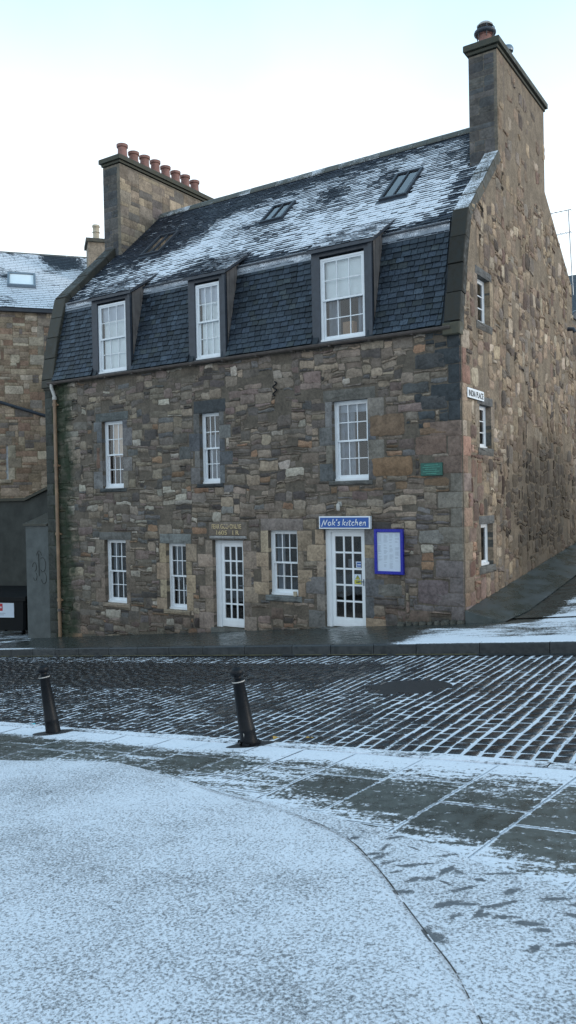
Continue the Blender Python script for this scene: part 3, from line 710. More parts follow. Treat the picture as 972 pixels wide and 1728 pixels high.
# dormers
for di, (a, b) in enumerate(dorm):
    y0 = -.04; f = MB(); x0, x1 = a - DL, b + DR
    f.box(x0, a, y0, y0 + .16, DZ0 - .04, DZ1 + .05); f.box(b, x1 - .02, y0, y0 + .05, DZ0 - .04, DZ1 + .05)
    f.box(x1 - .085, x1 - .005, y0 - .045, y0 - .002, DZ0 - .02, DZ1 + .13)      # down board
    f.box(x0, x1 - .02, y0 + .002, y0 + .122, DZ1 + .05, DZ1 + .15); f.box(a - .02, b + .02, y0 - .05, y0 + .14, DZ0 - .10, DZ0 - .002)
    dmr = f.obj('dormer', M['dark_paint'], house)
    for xx, sg in ((x0 + .004, -1), (x1 - .004, 1)):
        ck = MB()
        n = 5
        for i in range(n):   # vertical boards of the cheek
            ya = y0 + .05 + .50 * i / n; yb = y0 + .05 + .50 * (i + 1) / n
            def zlow(y): return ZE + .06 + max(0, (y + .10) / .56) * (RB[1] - ZE)
            off = .004 * (i % 2)
            vs = [(xx + sg * off, ya, zlow(ya) - .15), (xx + sg * off, yb, zlow(yb) - .15), (xx + sg * off, yb, 7.545 + .63 * (yb + .06)), (xx + sg * off, ya, 7.545 + .63 * (ya + .06))]
            ck.add(vs, [(0, 1, 2, 3) if sg > 0 else (3, 2, 1, 0)])
        ck.obj('cheek', M['cheek'], dmr)
    # dormer roof
    def dp(s): return -.13 + s * .846, 7.60 + s * .533
    dr = MB(); slates(dr, dp, x0 - .07, x1 + .07, 0, 1.28, .112, (.14, .22), lambda x, s: False, lambda x, s, di=di: roofsnow(x, s * .55 + .35) - (.15 if s < .2 else 0) - (.1 if di == 1 else 0), lambda: (lambda k: (k, k, k * 1.05))(U(.6, 1.3)), lift=.03, ebias=.30, jitter=.26)
    dr.obj('dormer_roof', M['roofslate'], dmr)
    f = MB(); A, B_ = dp(0), dp(1.25)
    f.add([(x, y, z + h) for (y, z) in (A, B_) for h in (-.06, .012) for x in (x0 - .06, x1 + .06)], [(0, 1, 3, 2), (4, 6, 7, 5), (0, 4, 5, 1), (2, 3, 7, 6), (1, 5, 7, 3), (0, 2, 6, 4)])
    f.obj('fascia', M['dark_paint'], dmr)
    wn = sash(dmr, facm(0), (a, b, DZ0, DZ1), dep=.0)
    for ch in [wn] + list(wn.children): pass
    # sash() already nests window > sash; flatten so that no sub-part goes deeper than dormer > x
    for ch in list(wn.children): ch.parent = dmr
    wn.name = 'window_frame'; wn['flat'] = 1; del wn['flat']
    if di < 2:
        hanging(dmr, FAC, a + .1, b - .08, DZ0 + .04, DZ1 - .05, -.125, M['blind'], 'blind', .004 if di == 0 else .0, 8)
        hanging(dmr, FAC, a + .06, b - .06, DZ1 - .42, DZ1 - .05, -.105, M['paper'], 'blind', 0, 2)
    else:
        hanging(dmr, FAC, a + .06, b - .06, DZ0 + .92, DZ1 - .05, -.115, M['blind'], 'blind', 0, 2)
        hanging(dmr, FAC, a + .06, a + .34, DZ0 + .04, DZ1 - .05, -.24, M['curtain'])
        hanging(dmr, FAC, b - .30, b - .05, DZ0 + .04, DZ0 + .9, -.24, M['curtain'])
        f = MB(); f.box(a + .42, a + .68, .20, .34, DZ0 + .08, DZ0 + .42); f.obj('cardboard_box', M['card'], dmr)
# skews (stone copings on both verges)
pf = [(-.04, ZE - .10), (-.03, ZE + .12), (.20, 6.85), (.50, 7.98), (.62, 8.08), (2.42, 9.76), (4.2, 11.4)]
def skew(x0, x1, last, col, snowf, lift):
    m = MB(); pts = []
    for i in range(len(pf[:last]) - 1):
        p, q = Vector(pf[i]), Vector(pf[i + 1]); L = (q - p).length; n = max(1, round(L / .5))
        for k in range(n): pts.append((p.lerp(q, k / n), p.lerp(q, (k + 1) / n)))
    for p, q in pts:
        T = (q - p).normalized(); N2 = Vector((-T.y, T.x)); g = .004; hh = lift + U(-.008, .012); p = p + T * g; q = q - T * g
        bx = U(-.008, .008); e = .015; vs = []
        for xx, ee in ((x0 + bx, 0), (x1 + bx, 0)):
            vs += [(xx, *(p - N2 * .16)), (xx, *(q - N2 * .16)), (xx, *(q + N2 * (hh - e))), (xx, *(p + N2 * (hh - e)))]
        for xx in (x0 + bx + e, x1 + bx - e): vs += [(xx, *(p + T * e * .5 + N2 * hh)), (xx, *(q - T * e * .5 + N2 * hh))]
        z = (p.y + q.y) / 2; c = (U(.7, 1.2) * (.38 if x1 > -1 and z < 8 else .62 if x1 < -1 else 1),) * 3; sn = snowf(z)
        m.add(vs, [(0, 3, 2, 1), (4, 5, 6, 7), (0, 4, 7, 3), (1, 2, 6, 5), (0, 1, 5, 4), (3, 8, 9, 2), (7, 6, 11, 10), (8, 10, 11, 9), (3, 7, 10, 8), (2, 9, 11, 6)], c, [-.5] * 4 + [-.5] * 4 + [sn] * 4)
    return m.obj('skew_coping', M['skew'], house)
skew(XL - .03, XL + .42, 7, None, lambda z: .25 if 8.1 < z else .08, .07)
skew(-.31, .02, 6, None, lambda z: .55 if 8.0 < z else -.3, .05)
for a_ in ((-.34, .025, ZE - .14, ZE + .10, -.1, .13, .02, (.9, .9, .8), -.5), (XL - .01, XL + .34, ZE - .16, ZE + .06, -.1, .05, .02, (.6, .6, .6), -.5)):
    sk = MB(); sk.bbox(FAC, *a_); sk.obj('skew_putt', M['skew'], house)

# chimneys
def chimney(x0, x1, y0, y1, zb, zt, tintc, pots, side_stones=True):
    m = MB(); cc = (.16, .135, .105)
    for mp, u0, u1 in ((facm(y0), x0, x1), (backm(y1), -x1, -x0), (gabm(x1), y0, y1), (leftm(x0), -y1, -y0)):
        if mp(0, 0, 0)[0] == x1 and not side_stones: continue
        m.poly([(u0, zb), (u1, zb), (u1, zt), (u0, zt)], mp, col=cc)
    body = m.obj('chimney', M['stack'], house); s = MB()
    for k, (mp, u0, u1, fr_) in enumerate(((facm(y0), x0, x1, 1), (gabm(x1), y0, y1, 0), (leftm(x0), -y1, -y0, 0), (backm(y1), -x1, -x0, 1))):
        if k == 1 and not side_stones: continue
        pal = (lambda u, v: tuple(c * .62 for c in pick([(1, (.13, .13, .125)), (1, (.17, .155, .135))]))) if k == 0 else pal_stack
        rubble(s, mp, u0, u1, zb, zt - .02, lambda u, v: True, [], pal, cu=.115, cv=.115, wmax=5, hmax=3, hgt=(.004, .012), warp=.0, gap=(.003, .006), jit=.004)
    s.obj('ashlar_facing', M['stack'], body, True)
    c = MB(); o = .09
    for e, za, zb2 in ((.035, zt + .03, zt + .11), (.09, zt + .11, zt + .25)):
        xs = [x0 - e, x1 + e]; ys = [y0 - e, y1 + e]; b_ = .02
        vs = [(x, y, za) for x in xs for y in ys] + [(x, y, zb2 - b_) for x in xs for y in ys] + [(x, y, zb2) for x in (xs[0] + b_, xs[1] - b_) for y in (ys[0] + b_, ys[1] - b_)]
        c.add(vs, [(0, 1, 3, 2), (0, 2, 6, 4), (1, 5, 7, 3), (0, 4, 5, 1), (2, 3, 7, 6), (4, 6, 10, 8), (5, 9, 11, 7), (4, 8, 9, 5), (6, 7, 11, 10), (8, 10, 11, 9)], (.75, .78, .72), [-.4] * 8 + [.12] * 4)
    c.obj('chimney_cap', M['skew'], body)
    for i, (px_, py_, h, r) in enumerate(pots):
        p = MB(); p.lathe([(r * 1.12, -.02), (r * 1.1, .06), (r * .95, .09), (r * .9, h - .10), (r * 1.12, h - .085), (r * 1.15, h - .01), (r * 1.05, h), (r * .85, h), (r * .8, h - .3), (0, h - .3)], (px_, py_, zt + .27), 20)
        p.obj('chimney_pot', M['terra'], body, True)
    return body
ps = [(-11.52, 2.72 + i * .478, .40 + (.02 if i % 3 == 0 else 0) - (.04 if i == 1 else 0), .15) for i in range(8)]
chimney(-12.02, -11.34, 2.4, 6.9, 9.0, 12.28, None, ps)
cb = chimney(-.64, -.002, CH0, CH1, 9.2, CZ - .02, None, [(-.36, 2.72, .36, .155)], side_stones=False)
cw_ = MB(); cx_, cy_, cz_ = -.36, 2.72, CZ + .25
cw_.lathe([(.19, .28), (.235, .30), (.245, .33), (.235, .36), (.19, .38)], (cx_, cy_, cz_), 20)
for k in range(6):
    q = k * pi / 3; cw_.tube([(cx_ + .17 * cos(q), cy_ + .17 * sin(q), cz_ + .2), (cx_ + .215 * cos(q), cy_ + .215 * sin(q), cz_ + .4), (cx_ + .14 * cos(q), cy_ + .14 * sin(q), cz_ + .5)], .012, 6)
cw_.obj('chimney_cowl', M['dark_paint'], cb, True)
cw_ = MB(); cw_.lathe([(.17, .47), (.18, .49), (.13, .54), (0, .57)], (cx_, cy_, cz_), 20); cw_.obj('cowl_cap', M['palepipe'], cb, True)
c2 = MB(); c2.lathe([(.06, -.1), (.06, .22), (.13, .24), (.14, .30), (.11, .36), (0, .38)], (-.14, 3.6, cz_), 16); c2.obj('chimney_cowl', M['metal'], cb, True)
# gutter and downpipe
gt = MB(); n = 8; xg0, xg1 = XL + .28, -.16; vs = []
for xx in (xg0, xg1):
    for rr in (.058, .050):
        for i in range(n + 1): q = pi + pi * i / n; vs.append((xx, -.125 + rr * cos(q), ZE + .02 + rr * sin(q) * .9))
k = n + 1; fs = []
for i in range(n): fs += [(i, i + 1, 2 * k + i + 1, 2 * k + i), (k + i, 3 * k + i, 3 * k + i + 1, k + i + 1)]
fs += [tuple(range(k)) + tuple(range(2 * k - 1, k - 1, -1)), (tuple(range(2 * k, 3 * k)) + tuple(range(4 * k - 1, 3 * k - 1, -1)))[::-1], (0, 2 * k, 3 * k, k), (n, k + n, 3 * k + n, 2 * k + n)]
gt.add(vs, fs, snow=-.5)
gt.tube([(xg0, -.186, ZE + .022), (xg1, -.186, ZE + .022)], .009, 6)
gut = gt.obj('gutter', M['gutter'], house, True)
x = xg0 + .3
while x < xg1: gb = MB(); gb.box(x, x + .03, -.19, .0, ZE - .055, ZE - .035); x += .95; gb.obj('gutter_bracket', M['gutter'], gut)
dpx = -11.52
dp_ = MB(); dp_.tube([(dpx, -.085, 5.15), (dpx + .005, -.085, 2), (dpx, -.085, -1.32)], .048, 12)
dwn = dp_.obj('downpipe', M['pipe'], house, True)
nk = MB(); nk.tube([(dpx - .07, -.12, ZE), (dpx - .07, -.12, ZE - .12), (dpx - .02, -.10, ZE - .26), (dpx, -.085, ZE - .36), (dpx, -.085, 5.1)], .046, 12); nk.tube([(dpx, -.085, 5.12), (dpx, -.085, 5.2)], .062, 12); nk.obj('swan_neck', M['palepipe'], dwn, True)
for z in (4.95, 3.3, 1.45, -.35, -.62):
    c = MB(); c.tube([(dpx, -.085, z), (dpx, -.085, z + .075)], .062, 12); c.box(dpx - .09, dpx + .09, -.06, -.0, z + .01, z + .055); c.obj('pipe_collar', M['pipe'] if z > -.6 else M['gutter'], dwn, True)
# gable services
tie = MB(); tie.tube([(-4.35 + .05 * sin(k * .9), -.045, 4.92 - k * .022) for k in range(15)], .018, 6); tie.obj('wall_tie', M['blackmetal'], house, True)
ov = MB(); ov.tube([(.0, 8.05, 6.85), (.16, 8.05, 6.83), (.2, 8.05, 6.74)], .055, 10); ov.obj('overflow_pipe', M['dark_paint'], house, True)

# ================================================================ things fixed to the wall
def sbox(r, name, mat, mp, u0, u1, v0, v1, d0, d1, bv=.006):
    m = MB(); m.bbox(mp, u0, u1, v0, v1, d0, d1, bv); return m.obj(name, mat, r)
sg = root('shop_sign', (-2.62, -.02, 1.64), 'blue restaurant sign with white brush lettering above the right glazed door', 'sign')
sbox(sg, 'sign_frame', M['white'], FAC, -3.235, -2.0, 1.64, 1.91, .025, .10)
sbox(sg, 'sign_board', M['signblue'], FAC, -3.205, -2.03, 1.668, 1.882, .09, .106, .002)
# brush script, drawn as strokes of changing width (unit: x-height 1)
GL = {
 'N': (1.5, [[(0, -.35), (.18, .5), (.42, 1.75)], [(.42, 1.75), (.55, .9), (.78, 0)], [(.78, 0), (1.0, .9), (1.28, 1.7)]]),
 'o': (.95, [[(.45, 1.0), (.15, .8), (.12, .3), (.35, 0), (.65, .2), (.72, .7), (.5, 1.0), (.4, .98)]]),
 'k': (1.0, [[(.28, 1.85), (.2, .9), (.12, 0)], [(.82, 1.1), (.5, .72), (.2, .55)], [(.3, .58), (.55, .3), (.85, 0)]]),
 "'": (.4, [[(.2, 1.85), (.15, 1.5), (.05, 1.35)]]),
 's': (.8, [[(.65, .95), (.35, 1.0), (.2, .75), (.45, .5), (.6, .25), (.35, .0), (.08, .08)]]),
 'i': (.5, [[(.28, 1.0), (.2, .45), (.18, .0), (.34, .05)], [(.32, 1.45), (.34, 1.5)]]),
 't': (.75, [[(.38, 1.6), (.3, .8), (.28, .1), (.45, 0), (.6, .1)], [(.05, 1.08), (.4, 1.12), (.7, 1.16)]]),
 'c': (.8, [[(.68, .85), (.45, 1.0), (.18, .7), (.15, .25), (.4, .0), (.68, .15)]]),
 'h': (1.0, [[(.28, 1.85), (.2, .9), (.12, 0)], [(.15, .4), (.4, .9), (.65, .95), (.7, .5), (.72, 0)]]),
 'e': (.85, [[(.15, .5), (.5, .6), (.68, .8), (.45, 1.02), (.18, .75), (.15, .25), (.42, 0), (.7, .18)]]),
 'n': (1.0, [[(.2, 1.0), (.18, .5), (.14, 0)], [(.16, .4), (.4, .9), (.64, .95), (.68, .5), (.74, .02), (.86, .05)]]),
 ' ': (.35, [])}
def brush(s, mp, u0, u1, v0, xh, d, lean=.12, wd=.22):
    m = MB(); total = sum(GL[c][0] for c in s); k = (u1 - u0) / total; x = 0
    for c in s:
        for st_ in GL[c][1]:
            P = []
            for i in range(len(st_) - 1):      # Catmull-Rom
                p0 = st_[max(0, i - 1)]; p1 = st_[i]; p2 = st_[i + 1]; p3 = st_[min(len(st_) - 1, i + 2)]
                for t in (0, .25, .5, .75):
                    P.append(tuple(.5 * (2 * p1[j] + (p2[j] - p0[j]) * t + (2 * p0[j] - 5 * p1[j] + 4 * p2[j] - p3[j]) * t * t + (-p0[j] + 3 * p1[j] - 3 * p2[j] + p3[j]) * t ** 3) for j in (0, 1)))
            P.append(st_[-1]); n = len(P); L = []; R = []
            Q = [(u0 + (x + p[0]) * k + lean * p[1] * xh, v0 + p[1] * xh) for p in P]
            for i in range(n):
                a_ = Q[max(0, i - 1)]; b_ = Q[min(n - 1, i + 1)]; tx, ty = b_[0] - a_[0], b_[1] - a_[1]; l = sqrt(tx * tx + ty * ty) or 1
                w_ = xh * wd * .5 * (1.15 - .5 * i / n); L.append((Q[i][0] - ty / l * w_, Q[i][1] + tx / l * w_)); R.append((Q[i][0] + ty / l * w_, Q[i][1] - tx / l * w_))
            vs = [mp(*p, d) for p in L] + [mp(*p, d) for p in R]
            m.add(vs, [(i, n + i, n + i + 1, i + 1) for i in range(n - 1)])
        x += GL[c][0]
    return m
bl = brush("Nok's kitchen", FAC, -3.16, -2.08, 1.715, .072, .109, wd=.27); bl.obj('lettering', M['white'], sg)
mbd = root('menu_board', (-1.6, -.01, .71), 'blue framed glazed menu case on the stone wall right of the doors', 'menu board')
fm = MB()
for u0, u1, v0, v1 in ((-1.925, -1.865, .71, 1.64), (-1.335, -1.275, .71, 1.64), (-1.865, -1.335, .71, .775), (-1.865, -1.335, 1.575, 1.64)): fm.bbox(FAC, u0, u1, v0, v1, .02, .09, .008)
fm.obj('frame', M['frameblue'], mbd)
sbox(mbd, 'menu_sheet', M['paper'], FAC, -1.87, -1.33, .77, 1.58, .03, .055, .001)
lines = MB()
for c in range(4):
    z = 1.535
    while z > (.83 if c in (1, 2) else .98):
        if rng.random() < .84: lines.mbox(FAC, -1.845 + c * .128, -1.845 + c * .128 + U(.05, .095), z, z + .006, .0555, .0565)
        z -= .021 if rng.random() < .9 else .05
lines.obj('menu_print', M['ink'], mbd)
ss = root('street_sign', (.01, .65, 4.2), 'white street name plate with black capitals on the gable near the corner', 'sign')
def tilt(u, v, d): return GAB(u, v - .012 * (u - .22), d)
sbox(ss, 'sign_plate', M['white'], tilt, .20, 1.12, 4.225, 4.42, .03, .048, .004)
text('INDIA PLACE', 'lettering', M['black'], ss, tilt, .66, 4.262, .05, .165, .82, bold=.004, extrude=.001)
gp_ = root('wall_plaque', (-.64, -.01, 2.7), 'small green bronze plaque with raised lettering lines beside the house corner', 'plaque')
sbox(gp_, 'plate', M['green'], FAC, -.87, -.41, 2.70, 2.955, .02, .062, .008)
gl_ = MB()
for i, w_ in enumerate((.30, .36, .26, .34, .22)): gl_.mbox(FAC, -.64 - w_ / 2, -.64 + w_ / 2, 2.905 - i * .042, 2.918 - i * .042, .062, .066)
gl_.obj('raised_lettering', M['palegreen'], gp_)
wl = root('wall_lamp', (-2.75, -.02, 2.05), 'small grey security lamp with a motion sensor above the blue sign', 'lamp')
l_ = MB(); l_.box(-2.79, -2.71, -.05, .0, 2.12, 2.22); l_.obj('wall_mount', M['palepipe'], wl)
l_ = MB(); l_.lathe([(0, 0), (.03, .0), (.042, .03), (.045, .12), (.03, .15), (0, .16)], (-2.75, -.10, 2.03), 14); l_.tube([(-2.75, -.04, 2.17), (-2.75, -.1, 2.16)], .018, 8); l_.obj('lamp_head', M['palepipe'], wl, True)
cupb = root('sill_pot', (-3.93, -.03, .14), 'small cream pot standing on the sill of the middle ground floor window', 'pot')
l_ = MB(); l_.lathe([(0, 0), (.042, 0), (.047, .09), (.05, .10), (.042, .10), (.038, .02), (0, .02)], (-3.93, -.015, .145), 16); l_.obj('pot_body', M['buff'], cupb, True)
# TV aerial at the back eaves
an = root('roof_aerial', (-.12, 8.62, 8.1), 'thin television aerial mast standing at the back of the roof', 'aerial')
l_ = MB(); l_.tube([(.03, 8.62, 7.9), (-.07, 8.62, 10.32)], .014, 6); l_.tube([(.03, 8.6, 8.2), (-.16, 8.5, 8.12)], .014, 6); l_.obj('mast', M['metal'], an)
for zz in (10.27, 9.64):
    l_ = MB(); l_.tube([(.02, 8.56, zz + .02), (-.75, 8.35, zz - .06)], .009, 6)
    for k in range(6): xx = .02 - .13 * k; l_.tube([(xx, 8.56 - .035 * k - .12, zz - .01 * k), (xx, 8.56 - .035 * k + .12, zz + .02 - .01 * k)], .007, 5)
    l_.obj('aerial_boom', M['metal'], an)

# ================================================================ neighbours
nx = Vector((.637, .77)); bk = Vector((-.77, .637)); P0 = Vector((-16.91, 4.83))
def nb(u, v, d): q = P0 + nx * u - bk * d; return (q.x, q.y, v)
nbh = root('sandstone_tenement', (P0.x, P0.y, -1.9), 'tan sandstone building with snowy slate roof behind the left gable', 'building')
wn1 = (-.50, .41, 7.25, 8.62); wn2 = (-2.66, -1.80, 3.2, 4.40)
m = MB(); m.poly([(-9, -2.6), (5, -2.6), (5, 9.3), (-9, 9.3)], nb, [rect(wn1), rect(wn2)], col=(.22, .17, .11))
for w in (wn1, wn2): reveal(m, nb, w, .2, (.2, .16, .12))
m.poly([(-9, -2.6), (5, -2.6), (5, 9.3), (-9, 9.3)], lambda u, v, d: nb(u, v, -8), col=(.22, .17, .11), flip=True)
for u_ in (-9, 5): m.add([nb(u_, -2.6, 0), nb(u_, -2.6, -8), nb(u_, 9.3, -8), nb(u_, 12.2, -4), nb(u_, 9.3, 0)], [(0, 1, 2, 3, 4)], (.25, .2, .14))
nw = m.obj('wall', M['ashlar'], nbh)
blk = []
ds = MB(); paleq = lambda: pick([(1, (.40, .34, .25)), (1, (.34, .28, .20))])
surround('n1', nb, blk, wn1, paleq, .3, .15, sw=(.25, .5), over=.25); surround('n2', nb, blk, wn2, paleq, .3, .15, sw=(.25, .45), over=.2);
m = MB(); rubble(m, nb, -9, 5, -2.4, 9.25, lambda u, v: True, blk, pal_tan, cu=.105, cv=.10, wmax=6, hmax=3, hgt=(.004, .014), warp=.01, gap=(.004, .008), jit=.006); m.obj('ashlar_facing', M['ashlar'], nw, True)
def nroof(s): return s
rf = MB(); T = Vector((4.2, 3.1)).normalized()
s = 0
while s < 5.2:
    u = -9 - U(0, .2)
    while u < 5:
        w_ = U(.19, .28); a, b = u + .004, min(5, u + w_ - .004); u += w_
        if b - a < .03: continue
        p0 = Vector((-.18, 9.2)) + T * s; p1 = Vector((-.18, 9.2)) + T * (s + .26); Nn = Vector((-T.y, T.x))
        vs = [nb(a, *(lambda p: (p.y, -p.x))(p0 + Nn * .024)), nb(b, *(lambda p: (p.y, -p.x))(p0 + Nn * .024)), nb(b, *(lambda p: (p.y, -p.x))(p1 + Nn * .006)), nb(a, *(lambda p: (p.y, -p.x))(p1 + Nn * .006)),
              nb(a, *(lambda p: (p.y, -p.x))(p0 + Nn * .01)), nb(b, *(lambda p: (p.y, -p.x))(p0 + Nn * .01))]
        dd = .68 - .9 * blob(u, s, .5, 4.6, .6, .9) + .25 * noise.noise(Vector((u * .8, s * .9, 5)))
        k = U(.7, 1.2); rf.add(vs, [(0, 1, 2, 3), (4, 5, 1, 0)], (k, k, k), [dd - .1, dd - .1, dd + .2, dd + .2, -.5, -.5])
    s += .165
rfo = rf.obj('roof', M['roofslate'], nbh)
m = MB(); m.add([nb(-9, 9.2, .15), nb(5, 9.2, .15), nb(5, 12.3, -4.1), nb(-9, 12.3, -4.1), nb(5, 9.2, -8.2), nb(-9, 9.2, -8.2)], [(0, 1, 2, 3), (3, 2, 4, 5)], (1, 1, 1), .3); m.obj('roof_boarding', M['roofslate'], rfo)
m = MB(); m.mbox(nb, -9, 5, 9.08, 9.2, -.05, .16); m.obj('gutter', M['dark_paint'], nbh); m = MB(); m.tube([nb(-9, 12.32, -4.1), nb(5, 12.32, -4.1)], .08, 8, snow=.4); m.obj('ridge_tiles', M['ridge'], rfo)
nws = [sash(nbh, nb, w, dep=.1, fr=.08) for w in (wn1, wn2)]; attach('n1', nws[0]); attach('n2', nws[1])
hanging(nws[0], nb, wn1[0] + .06, wn1[1] - .06, wn1[2] + .05, wn1[3] - .05, -.3, M['blind'], 'blind', 0, 2)
def nrf(u, s, h): p = Vector((-.18, 9.2)) + T * s + Vector((-T.y, T.x)) * h; return nb(u, p.y, -p.x)
m = MB(); u0_, u1_, s0_, s1_ = -1.72, -.72, 1.75, 2.95
for a, b, c, d in ((u0_, u0_ + .08, s0_, s1_), (u1_ - .08, u1_, s0_, s1_), (u0_ + .08, u1_ - .08, s0_, s0_ + .08), (u0_ + .08, u1_ - .08, s1_ - .08, s1_)):
    m.add([nrf(u, s, h) for h in (0, .14) for s in (c, d) for u in (a, b)], [(0, 2, 3, 1), (4, 5, 7, 6), (0, 1, 5, 4), (2, 6, 7, 3), (1, 3, 7, 5), (0, 4, 6, 2)])
k = m.obj('skylight', M['metal'], nbh); m = MB(); m.add([nrf(u0_ + .08, s0_ + .08, .09), nrf(u1_ - .08, s0_ + .08, .09), nrf(u1_ - .08, s1_ - .08, .09), nrf(u0_ + .08, s1_ - .08, .09)], [(0, 1, 2, 3)]); m.obj('pane', M['blind'], k)
m = MB()
def chb(u, v, d): return nb(u, v, d - 1.6)
m.mbox(chb, 1.22, 1.95, 8.9, 12.25, -1.1, 0, (.26, .21, .16)); chn = m.obj('chimney', M['ashlar'], nbh)
m = MB(); m.mbox(chb, 1.14, 2.03, 12.25, 12.38, -1.18, .08, (1, 1, 1)); m.obj('chimney_cap', M['skew'], chn)
m = MB(); q = chb(1.55, 12.38, -.3); m.lathe([(.15, 0), (.14, .1), (.12, .12), (.12, .3), (.15, .32), (.12, .36), (.12, .5), (.15, .53), (.14, .6), (.1, .6), (.1, .3)], q, 16); m.obj('chimney_pot', M['buff'], chn, True)
# sloping flashing line of a removed lean-to on the tenement wall
m = MB()
for k_ in range(2):
    pts = [(-3.5, 6.02), (-2.0, 5.90), (-.5, 5.44), (.9, 4.95)]
m.tube([nb(u, v, .05) for u, v in pts], .055, 8); m.obj('raggle_flashing', M['dark_paint'], nbh)
# rendered yard wall, lean-to pier, wheeled bin
yw = root('yard_wall', (-15.3, 2, -1.75), 'dark damp rendered yard wall with a rising stone coping left of the house', 'wall')
m = MB()
for a, b, za, zb_ in ((-22, -15.33, 2.42, 2.42), (-15.33, -12.02, 2.42, 3.45)):
    m.add([(a, 2, -2.6), (b, 2, -2.6), (b, 2, zb_), (a, 2, za), (a, 2.35, -2.6), (b, 2.35, -2.6), (b, 2.35, zb_), (a, 2.35, za)], [(0, 1, 2, 3), (5, 4, 7, 6), (3, 2, 6, 7)])
m.obj('wall_body', M['darkrender'], yw)
m = MB()
for a, b, za, zb_ in ((-22, -15.33, 2.425, 2.425), (-15.33, -12.02, 2.425, 3.455)):
    m.add([(a, 1.9, za), (b, 1.9, zb_), (b, 1.9, zb_ + .09), (a, 1.9, za + .09), (a, 2.45, za), (b, 2.45, zb_), (b, 2.45, zb_ + .09), (a, 2.45, za + .09)], [(0, 1, 2, 3), (5, 4, 7, 6), (3, 2, 6, 7), (0, 4, 5, 1)], (.7, .7, .65), [-.3] * 2 + [.2] * 2 + [-.3] * 2 + [.2] * 2)
m.obj('coping', M['skew'], yw)
lt = root('rendered_pier', (-12.5, 0, -1.45), 'grey roughcast pier with a sloping top against the left corner of the house', 'pier')
m = MB(); m.add([(-12.97, 0.02, -1.7), (-12.03, .02, -1.7), (-12.03, .02, 1.70), (-12.97, .02, 1.70), (-12.97, 1.9, -1.7), (-12.03, 1.9, -1.7), (-12.03, 1.9, 2.35), (-12.97, 1.9, 2.35)], [(0, 1, 2, 3), (5, 4, 7, 6), (3, 2, 6, 7), (0, 3, 7, 4), (1, 5, 6, 2)])
m.obj('pier_body', M['render'], lt)
m = MB()
for cx_, cz_, r_, a0, a1 in ((-12.28, .62, .16, -2.4, 2.2), (-12.24, .25, .13, -2.9, 1.2), (-12.62, .55, .10, -1.5, 3.2), (-12.60, .28, .09, -2.8, 1.0), (-12.42, .85, .12, .2, 3.0)):
    P = [(cx_ + r_ * cos(a0 + (a1 - a0) * k / 10) * .8, .012, cz_ + r_ * sin(a0 + (a1 - a0) * k / 10) * 1.25) for k in range(11)]
    m.tube(P, .006, 5)
m.tube([(-12.44, .012, .92), (-12.43, .012, .30)], .010, 5)
m.obj('faded_scrawl', M['darkrender'], lt)
m = MB(); m.add([(-13.03, -.03, 1.70), (-12.03, -.03, 1.70), (-12.03, -.03, 1.75), (-13.03, -.03, 1.75), (-13.03, 1.95, 2.365), (-12.03, 1.95, 2.365), (-12.03, 1.95, 2.415), (-13.03, 1.95, 2.415)], [(0, 1, 2, 3), (5, 4, 7, 6), (3, 2, 6, 7), (0, 3, 7, 4), (1, 5, 6, 2), (0, 4, 5, 1)], (.8, .8, .8), [.1, .1, .35, .35] * 2)
m.obj('pier_coping', M['skew'], lt)
bn = root('wheeled_bin', (-15.0, 1.15, -1.70), 'large black wheeled waste bin with a white label beside the rendered pier', 'bin')
ba = radians(20); 
def bp(u, v, d): return (-15.0 + u * cos(ba) + d * sin(ba), 1.15 + u * sin(ba) - d * cos(ba), v)
m = MB(); z0 = -1.52
prof = [(.60, z0 + .02, .42), (.64, z0 + .5, .46), (.68, z0 + .98, .50)]
vs = []
for hw, z, hd in prof:
    for su, sd in ((-1, 1), (1, 1), (1, -1), (-1, -1)):
        for e in ((0, .06), (.06, 0)) if su * sd < 0 else ((.06, 0), (0, .06)): vs.append(bp(su * (hw - e[0]), z, sd * (hd - e[1])))
fs = []
for r in range(2):
    for i in range(8): j = (i + 1) % 8; fs.append((r * 8 + i, r * 8 + j, r * 8 + 8 + j, r * 8 + 8 + i))
fs += [tuple(range(8)), tuple(range(16, 24))]
m.add(vs, fs); m.mbox(bp, -.72, .72, z0 + .93, z0 + 1.0, -.54, .54); m.obj('bin_body', M['binplastic'], bn)
m = MB(); n = 8; vs = []
for i in range(n + 1):
    t = i / n; d = .56 - 1.12 * t; z = z0 + 1.0 + .30 * sin(pi * min(1, t * .62 + .05)); vs += [bp(-.73, z, d), bp(.73, z, d), bp(-.73, z0 + 1.0, d), bp(.73, z0 + 1.0, d)]
fs = []
for i in range(n): o = 4 * i; fs += [(o, o + 1, o + 5, o + 4), (o, o + 4, o + 6, o + 2), (o + 1, o + 3, o + 7, o + 5)]
fs += [(0, 2, 3, 1)]; m.add(vs, fs); m.obj('bin_lid', M['binplastic'], bn)
m = MB(); m.mbox(bp, -.62, .30, z0 + .42, z0 + .90, .475, .49, mat=0); m.mbox(bp, -.30, -.08, z0 + .62, z0 + .84, .49, .493, mat=1)
for i in range(3): m.mbox(bp, -.265 + i * .055, -.225 + i * .055, z0 + .70, z0 + .75, .493, .495, mat=0)
for z_, w_ in ((.54, .40), (.49, .30)): m.mbox(bp, -.19 - w_ / 2, -.19 + w_ / 2, z0 + z_, z0 + z_ + .016, .49, .493, mat=2)
m.obj('label_plate', [M['paper'], M['red'], M['ink']], bn)
